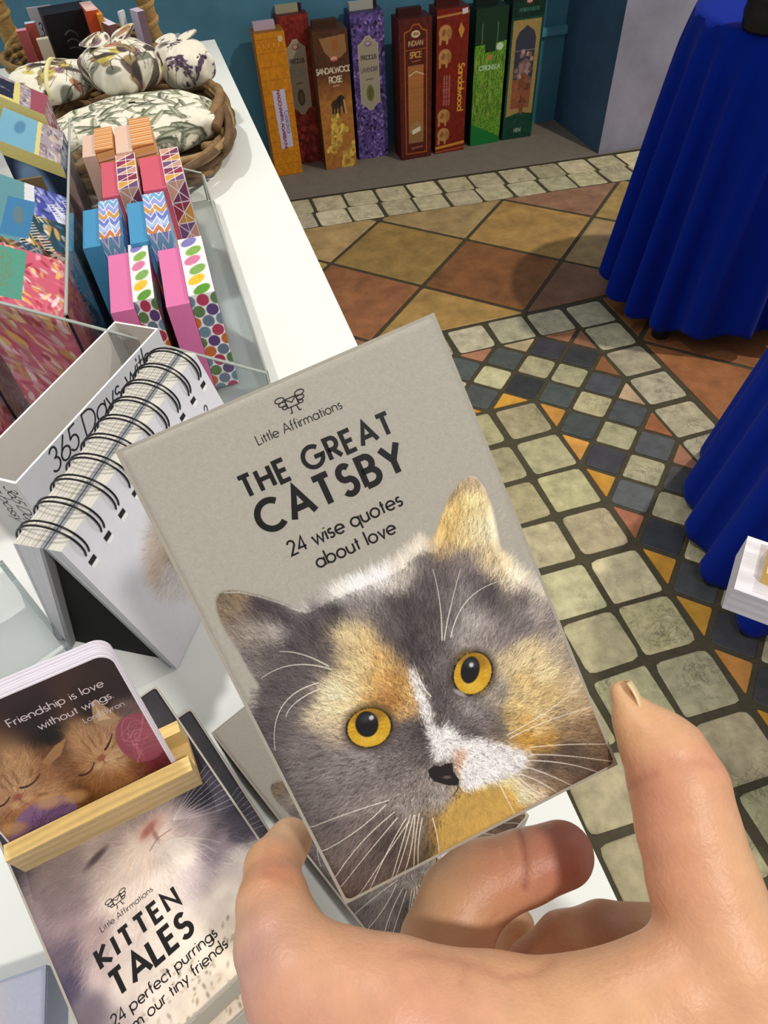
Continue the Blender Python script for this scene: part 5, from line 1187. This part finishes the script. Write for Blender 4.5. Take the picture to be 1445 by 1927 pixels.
bundle('cotton_bundle', 'cotton bundle with dark lavender sprigs at the far right of the tray', 'sprig', (-.630, -.028, TZ + .042), (.034, .048, .0250), .2, True, seed=5)

# ------------------------------------------------------------------ rope handled basket behind, with its goods
gb = thing('rope_basket', 'basket with a thick rush rope handle at the far end of the table', 'basket', upright((-.765, .165, TZ), 0))
mb = MB(); NB = 26
for k in range(7): mb.tube([(.098 * (1 + .03 * k) * math.cos(a) + .0, .085 * (1 + .03 * k) * math.sin(a), .006 + .0082 * k + .001 * math.sin(a * 13 + k * 3.1)) for a in np.linspace(0, 6.283, 72, endpoint=False)], .0046, np.array((150, 120, 70)) * (1 if k % 2 else .85), 7, True)
mb.build('woven_side', 'rope', gb, True)
mb = MB(); mb.lathe([(.01, .0015), (.094, .0015), (.094, .0045), (.01, .0045)], (120, 94, 58)); mb.build('base', 'rope', gb)
hb = np.array(gb.matrix_world.inverted() @ Vector(at(22, 78, TZ + .060))); he = np.array(gb.matrix_world.inverted() @ Vector(at(290, 74, TZ + .060)))
t_ = np.linspace(0, 1, 150); arch = hb[None] * (1 - t_[:, None]) + he[None] * t_[:, None]; arch[:, 2] = .048 + .20 * np.sin(np.pi * t_) ** .62
cen = .5 * (1 - np.cos(np.pi * t_)); cen = np.clip((t_ - .0) , 0, 1); k_ = (np.clip((t_ - .12) / .76, 0, 1)); arch[:, :2] = hb[None, :2] * (1 - k_[:, None]) + he[None, :2] * k_[:, None]
mb = MB(); rr_ = .0112 * (1 + .13 * np.abs(np.sin(np.arange(150) * .9))); mb.tube(arch, rr_, (156, 124, 72), 12)
for ph in (0,): 
    tt = np.linspace(0, 1, 900); ia = np.array([np.interp(tt, t_, arch[:, c]) for c in range(3)]).T; tg = np.gradient(ia, axis=0); tg /= np.linalg.norm(tg, axis=1)[:, None]; u_ = np.cross(tg, (0, 1, .01)); u_ /= np.linalg.norm(u_, axis=1)[:, None]; v_ = np.cross(tg, u_); a_ = tt * 2 * np.pi * 46
    mb.tube(ia + .0112 * (np.cos(a_)[:, None] * u_ + np.sin(a_)[:, None] * v_), .0036, np.array((176, 142, 84)), 6)
mb.build('rope_handle', 'rope', gb, True)
def goods(name, label, cat, px, py, zt, w, d, h, ang, tilt, cols, arts=None, mat_='print'):
    """small boxed article standing in the basket; (px, py, zt) fixes its top front corner"""
    p = at(px, py, zt); M_ = upright((p[0], p[1], zt - h), ang) @ Matrix.Rotation(tilt, 4, 'X')
    mb = MB(); mb.box(-w / 2, w / 2, 0, d, 0, h, arts or {}, cols); o = mb.build(name, mat_); o.matrix_world = M_; bevel(o, min(w, d) * .06)
    return tag(o, label, cat)
def scribble(w, h, bgc, ink, txt=None):
    a = canvas(w, h, bgc)
    if txt: draw_text(a, txt, w * .5, h * .42, h * .2, 0, .09, ink, .1, 'c', .2)
    else:
        for k in range(3): whisker(a, [(w * .35, h * (.3 + .1 * k)), (w * .5, h * (.26 + .12 * k)), (w * .62, h * (.36 + .1 * k))], 2.5, ink)
    return a
goods('black_box', 'black gift box with a faint silver scribble, in the rope handled basket', 'box', 120, 20, TZ + .106, .062, .036, .085, .2, .08, (24, 26, 32), {'front': scribble(80, 120, (22, 24, 30), (90, 96, 110))})
goods('orange_book', 'orange book with pale striped pages on top, behind the black box', 'book', 172, 18, TZ + .108, .016, .046, .088, .2, .05, (206, 92, 52), {'top': edge_art(30, 60, (226, 190, 182), 14, .6, 8, False), 'front': np.asarray((206, 84, 46.))})
goods('yellow_book', 'narrow yellow book right beside the orange book', 'book', 187, 26, TZ + .104, .007, .04, .084, .2, .05, (218, 150, 50))
goods('mauve_card_box', 'mauve and white card box leaning right of the yellow book', 'box', 206, 44, TZ + .094, .012, .036, .076, .5, .1, (120, 82, 84), {'top': np.asarray((216, 208, 222.)), 'right': np.asarray((196, 180, 196.))})
goods('white_card', 'tall white card leaning between the mauve box and the rope handle', 'card', 224, 20, TZ + .105, .012, .003, .085, .9, .05, (214, 222, 226))
goods('lilac_box', 'tall lilac box with a mauve side, beside the right foot of the rope handle', 'box', 262, 20, TZ + .104, .012, .020, .085, .5, .05, (190, 180, 202), {'front': np.asarray((120, 96, 108.))})
goods('notecard', 'pale lilac card reading 365 at the back of the basket', 'card', 72, 12, TZ + .104, .034, .004, .085, .1, .02, (176, 172, 186), {'front': scribble(70, 120, (186, 182, 194), (50, 50, 60), '365')})
goods('soap_block', 'pale blue soap block standing left of the black box', 'soap', 56, 44, TZ + .096, .014, .012, .05, .1, 0, (176, 200, 222), {'front': np.asarray((186, 88, 74.))})
goods('soap_block', 'pink soap block beside the left foot of the rope handle', 'soap', 40, 58, TZ + .092, .013, .014, .05, .1, 0, (206, 140, 156), {'front': np.asarray((160, 78, 82.))})
goods('soap_block', 'cream soap block in front of the black box', 'soap', 80, 74, TZ + .084, .016, .012, .05, .1, 0, (196, 184, 166))
pf = at(330, 72, TZ + .022)
for k in range(4):
    mb = MB(); mb.box(-.026, .026, -.018, .018, 0, .0046, {'front': edge_art(80, 8, (150, 160, 166), 6, .4, k, False)}, (150, 164, 172)); o = mb.build('notepad', 'print'); o.matrix_world = upright((pf[0] - .012, pf[1] + .015, TZ + .0006 + .005 * k), .1 + .05 * k); tag(o, ['lowest', 'second lowest', 'second highest', 'topmost'][k] + ' grey striped notepad of the stack at the far table corner', 'notepad', 'grey notepads at the table corner')

# ------------------------------------------------------------------ clear riser and blurred box at the lower left
ri = thing('acrylic_riser', 'clear acrylic riser beside the calendar at the left edge', 'riser', upright((-.830, -.845, TZ), .5))
mb = MB(); mb.box(-.030, .030, -.040, .040, .026, .029); bevel(mb.build('top_panel', 'acrylic', ri), .0004)
for s in (-1, 1):
    mb = MB(); mb.box(s * .0285 - .0015, s * .0285 + .0015, -.040, .040, .0004, .0258); mb.build('side_panel', 'acrylic', ri)
bl = at(73, 1846, TZ + .024)
def skyart(w=120, h=160):
    pts = [(0, 0, (196, 186, 196)), (60, 10, (206, 190, 190)), (120, 0, (170, 176, 196)), (30, 60, (140, 152, 186)), (90, 70, (170, 170, 190)), (0, 140, (190, 170, 176)), (120, 150, (130, 140, 176)), (60, 110, (120, 136, 176))]
    return shepard(w, h, pts, 1.6)
gift_box('gift_box', 'soft blue and pink printed box at the lower left corner', skyart(), [], frame(bl - np.array([.0795, .125, 0]) + np.array([.0, .0, 0]), np.array([1., .0, 0]), np.array([0, 1., 0]), np.array([0, 0, 1.])), (150, 158, 180), t=.0225)

# ------------------------------------------------------------------ the hand (one continuous surface grown from a distance field)
def cnode(x, y, d, rp): return np.array([(x - IW / 2) / FPX * d, (y - IH / 2) / FPX * d, d]), rp * d / FPX
HG = [ # chains of (x, y, depth, radius): palm and wrist, thumb, index | middle | ring | little
 (.0075, [[(940, 1975, .157, 150), (1180, 2030, .160, 175), (1420, 2090, .165, 200)], [(900, 2080, .176, 150), (1250, 2160, .180, 200), (1540, 2330, .185, 215)], [(1420, 2090, .165, 190), (1540, 2330, .178, 215), (1840, 2760, .155, 240), (2150, 3150, .125, 340)],
          [(1090, 1955, .160, 118), (1270, 1862, .158, 104)]]),
 (.0040, [[(1168, 1302, .1800, 22), (1194, 1352, .1775, 38), (1222, 1385, .1755, 58), (1250, 1420, .1740, 76), (1276, 1480, .1715, 88), (1294, 1560, .168, 91), (1322, 1660, .164, 98), (1365, 1790, .160, 118), (1430, 1930, .158, 152), (1470, 2060, .162, 190)]]),
 (.0040, [[(545, 1583, .2030, 42), (512, 1632, .1890, 50), (514, 1700, .1775, 66), (528, 1775, .1690, 84), (566, 1846, .1620, 106), (740, 1908, .1580, 124), (940, 1975, .157, 150)]]),
 (.0022, [[(1056, 1608, .2130, 60), (985, 1632, .2125, 64), (905, 1662, .2110, 74), (868, 1700, .2090, 78), (838, 1780, .2030, 84), (820, 1900, .193, 96), (900, 2060, .182, 120)]]),
 (.0020, [[(1225, 1748, .2170, 44), (1135, 1750, .2170, 48), (1060, 1770, .2165, 48), (1005, 1818, .2140, 46), (955, 1895, .206, 58), (930, 2060, .190, 110)]]),
 (.0020, [[(972, 1742, .2360, 34), (950, 1790, .2350, 42), (930, 1900, .222, 70), (980, 2060, .195, 100)]])]
def sdf_grid(G, vox):
    A = [cnode(*n) for _, ch in G for c in ch for n in c]
    lo = np.min([a - r for a, r in A], 0) - .004; hi = np.max([a + r for a, r in A], 0) + .004
    nx, ny, nz = [int(v) + 2 for v in (hi - lo) / vox]
    xs = (lo[0] + vox * np.arange(nx)).astype(np.float32)[:, None, None]; ys = (lo[1] + vox * np.arange(ny)).astype(np.float32)[None, :, None]; zs = (lo[2] + vox * np.arange(nz)).astype(np.float32)[None, None, :]
    def smin(a, b, k):
        h = np.clip(.5 + .5 * (b - a) / k, 0, 1); return b * (1 - h) + a * h - k * h * (1 - h)
    F = np.full((nx, ny, nz), 1.0, np.float32)
    for k, chains in G:
        for c in chains:
            S = None
            for n0, n1 in zip(c[:-1], c[1:]):
                a, ra = cnode(*n0); b, rb = cnode(*n1); d = b - a; L = float(d @ d)
                t = np.clip(((xs - a[0]) * d[0] + (ys - a[1]) * d[1] + (zs - a[2]) * d[2]) / L, 0, 1)
                q = np.sqrt((xs - a[0] - t * d[0]) ** 2 + (ys - a[1] - t * d[1]) ** 2 + (zs - a[2] - t * d[2]) ** 2) - (ra + (rb - ra) * t)
                S = q if S is None else smin(S, q, .0025)
            F = smin(F, S, k)
    return F, lo
def surface_nets(F, lo, vox):
    S = F < 0; nx, ny, nz = F.shape
    acc = np.zeros((nx - 1, ny - 1, nz - 1, 3), np.float32); cnt = np.zeros((nx - 1, ny - 1, nz - 1), np.float32)
    for ax in range(3):
        o1, o2 = [a for a in range(3) if a != ax]
        for i in (0, 1):
            for j in (0, 1):
                sl0 = [None] * 3; sl1 = [None] * 3
                sl0[ax] = slice(0, F.shape[ax] - 1); sl1[ax] = slice(1, F.shape[ax])
                for o, v in ((o1, i), (o2, j)): sl0[o] = sl1[o] = slice(v, F.shape[o] - 1 + v)
                f0, f1 = F[tuple(sl0)], F[tuple(sl1)]; cr = (f0 < 0) != (f1 < 0)
                t = np.where(cr, f0 / np.where(cr, f0 - f1, 1), 0)
                acc[..., ax] += t; acc[..., o1] += cr * i; acc[..., o2] += cr * j; cnt += cr
    m = cnt > 0; idx = np.full(m.shape, -1); idx[m] = np.arange(m.sum())
    V = (np.argwhere(m) + acc[m] / cnt[m][:, None]) * vox + lo
    Q = []
    for ax in range(3):
        o1, o2 = (ax + 1) % 3, (ax + 2) % 3
        sl0 = [slice(1, n - 1) for n in F.shape]; sl1 = list(sl0); sl0[ax] = slice(0, F.shape[ax] - 1); sl1[ax] = slice(1, F.shape[ax])
        a = S[tuple(sl0)]; b = S[tuple(sl1)]; e = np.argwhere(a != b); flip = a[tuple(e.T)]
        off = np.ones(3, int); off[ax] = 0; e = e + off
        g = lambda d1, d2: idx[tuple((e - np.eye(3, dtype=int)[o1] * d1 - np.eye(3, dtype=int)[o2] * d2).T)]
        q = np.stack([g(1, 1), g(0, 1), g(0, 0), g(1, 0)], -1); q[~flip] = q[~flip][:, ::-1]; Q.append(q)
    return V, np.concatenate(Q)
HV = .00105
Fd, lo_ = sdf_grid(HG, HV); V, Fq = surface_nets(Fd, lo_, HV)
px = V[:, 0] / V[:, 2] * FPX + IW / 2; py = V[:, 1] / V[:, 2] * FPX + IH / 2
skin = np.tile(np.array((224., 177., 136.)), (len(V), 1))
def tint(x, y, d, rad, col, amt):
    global skin
    c = cnode(x, y, d, 1)[0]; w = amt * np.exp(-((V - c) ** 2).sum(1) / rad ** 2)[:, None]; skin = skin * (1 - w) + np.array(col, float) * w
for a in [(1075, 1605, .207, .017, (176, 96, 86), .75), (940, 1640, .204, .012, (196, 124, 100), .5), (1205, 1478, .165, .012, (190, 118, 98), .6), (1340, 1440, .168, .010, (206, 134, 112), .5), (1250, 1640, .160, .014, (198, 124, 102), .5), (540, 1905, .155, .017, (196, 128, 122), .65), (800, 1930, .145, .022, (206, 140, 124), .5), (520, 1640, .178, .010, (204, 128, 98), .6), (560, 1800, .158, .012, (228, 178, 136), .5), (1300, 1850, .15, .02, (218, 158, 126), .5), (1000, 1760, .205, .014, (200, 138, 108), .5), (1170, 1740, .205, .012, (130, 84, 76), .6), (1190, 1370, .172, .008, (222, 172, 122), .6), (475, 1780, .158, .010, (190, 146, 150), .5)]: tint(*a)
nrm_ = np.zeros_like(V); a_, b_, c_2 = V[Fq[:, 0]], V[Fq[:, 1]], V[Fq[:, 2]]; fn = np.cross(b_ - a_, c_2 - a_)
for k_2 in range(4): np.add.at(nrm_, Fq[:, k_2], fn)
nrm_ /= np.linalg.norm(nrm_, axis=1)[:, None] + 1e-12
def crease(pts, wd, depth, col, amt, dmax=9):
    """skin fold pressed into the surface along a line"""
    global skin, V
    best = np.full(len(V), 1e9)
    for (x0, y0), (x1, y1) in zip(pts[:-1], pts[1:]):
        dx, dy = x1 - x0, y1 - y0; t = np.clip(((px - x0) * dx + (py - y0) * dy) / (dx * dx + dy * dy), 0, 1); best = np.minimum(best, np.hypot(px - x0 - t * dx, py - y0 - t * dy))
    w = np.exp(-(best / wd) ** 2) * ((nrm_ * V).sum(1) < 0) * (V[:, 2] < dmax)
    V = V - nrm_ * (w * depth)[:, None]; skin = skin * (1 - amt * w[:, None]) + np.array(col, float) * amt * w[:, None]
RD = (172, 104, 86)
crease([(1184, 1482), (1204, 1466), (1232, 1456)], 8, .0005, RD, .30); crease([(1262, 1432), (1300, 1430), (1340, 1440)], 10, .0003, RD, .18); crease([(1258, 1448), (1300, 1445)], 8, .0002, RD, .14)
crease([(978, 1562), (988, 1612), (988, 1672)], 6, .0007, (140, 74, 64), .45); crease([(915, 1742), (934, 1722)], 6, .0004, RD, .25)
crease([(760, 1790), (830, 1796), (880, 1806), (950, 1836)], 10, .0004, RD, .16, .19); crease([(962, 1834), (1010, 1830), (1042, 1806)], 8, .0004, RD, .22, .19)
crease([(500, 1640), (545, 1655)], 8, .0003, RD, .2, .2); crease([(880, 1810), (868, 1850)], 7, .0002, RD, .16, .19)
hand = MB(); W_ = (CM.T @ V.T).T + CP; org = cam3(1200, 1950, .165)
skin = np.clip(skin, 0, 255)
hand.add(W_ - org, Fq, skin)
ho = thing('hand', 'left hand with curled fingers gripping the grey calico cat box', 'hand', Matrix.Translation(Vector(org)))
sk = hand.build('skin_surface', 'skin', ho, True)
sm = sk.modifiers.new('soften', 'SMOOTH'); sm.factor = .5; sm.iterations = 3
# thumb nail, seen almost edge on
nb = MB(); n_, m_2 = 14, 10; u = np.linspace(0, 1, n_)[:, None]; v = np.linspace(-1, 1, m_2)[None]
tipc, nearc = cnode(1181, 1281, .1790, 1)[0], cnode(1206, 1338, .1772, 1)[0]; axis = nearc - tipc; la_ = np.linalg.norm(axis); axis /= la_
side = np.array([.15, 0, 1.0]); side -= axis * (side @ axis); side /= np.linalg.norm(side); outn = np.cross(side, axis); outn *= np.sign(outn[0])
wd_ = .0046 * np.sqrt(np.clip(1 - (1 - np.clip(u * 3, 0, 1)) ** 2 * .55, 0, 1)) * np.ones_like(v)
PN = tipc + axis * (u * la_)[..., None] * np.ones_like(v)[..., None] + side * (v * wd_)[..., None] + outn * (.0007 - .0016 * v * v + .0006 * np.sin(u * 3.1))[..., None]
PW = (CM.T @ PN.reshape(-1, 3).T).T + CP - org
nb.grid(PW.reshape(n_, m_2, 3), np.tile(np.array((232., 205., 160.)), (n_, m_2, 1)))
no = nb.build('thumbnail', 'nail', ho, True); so = no.modifiers.new('thickness', 'SOLIDIFY'); so.thickness = .0005; so.offset = 0
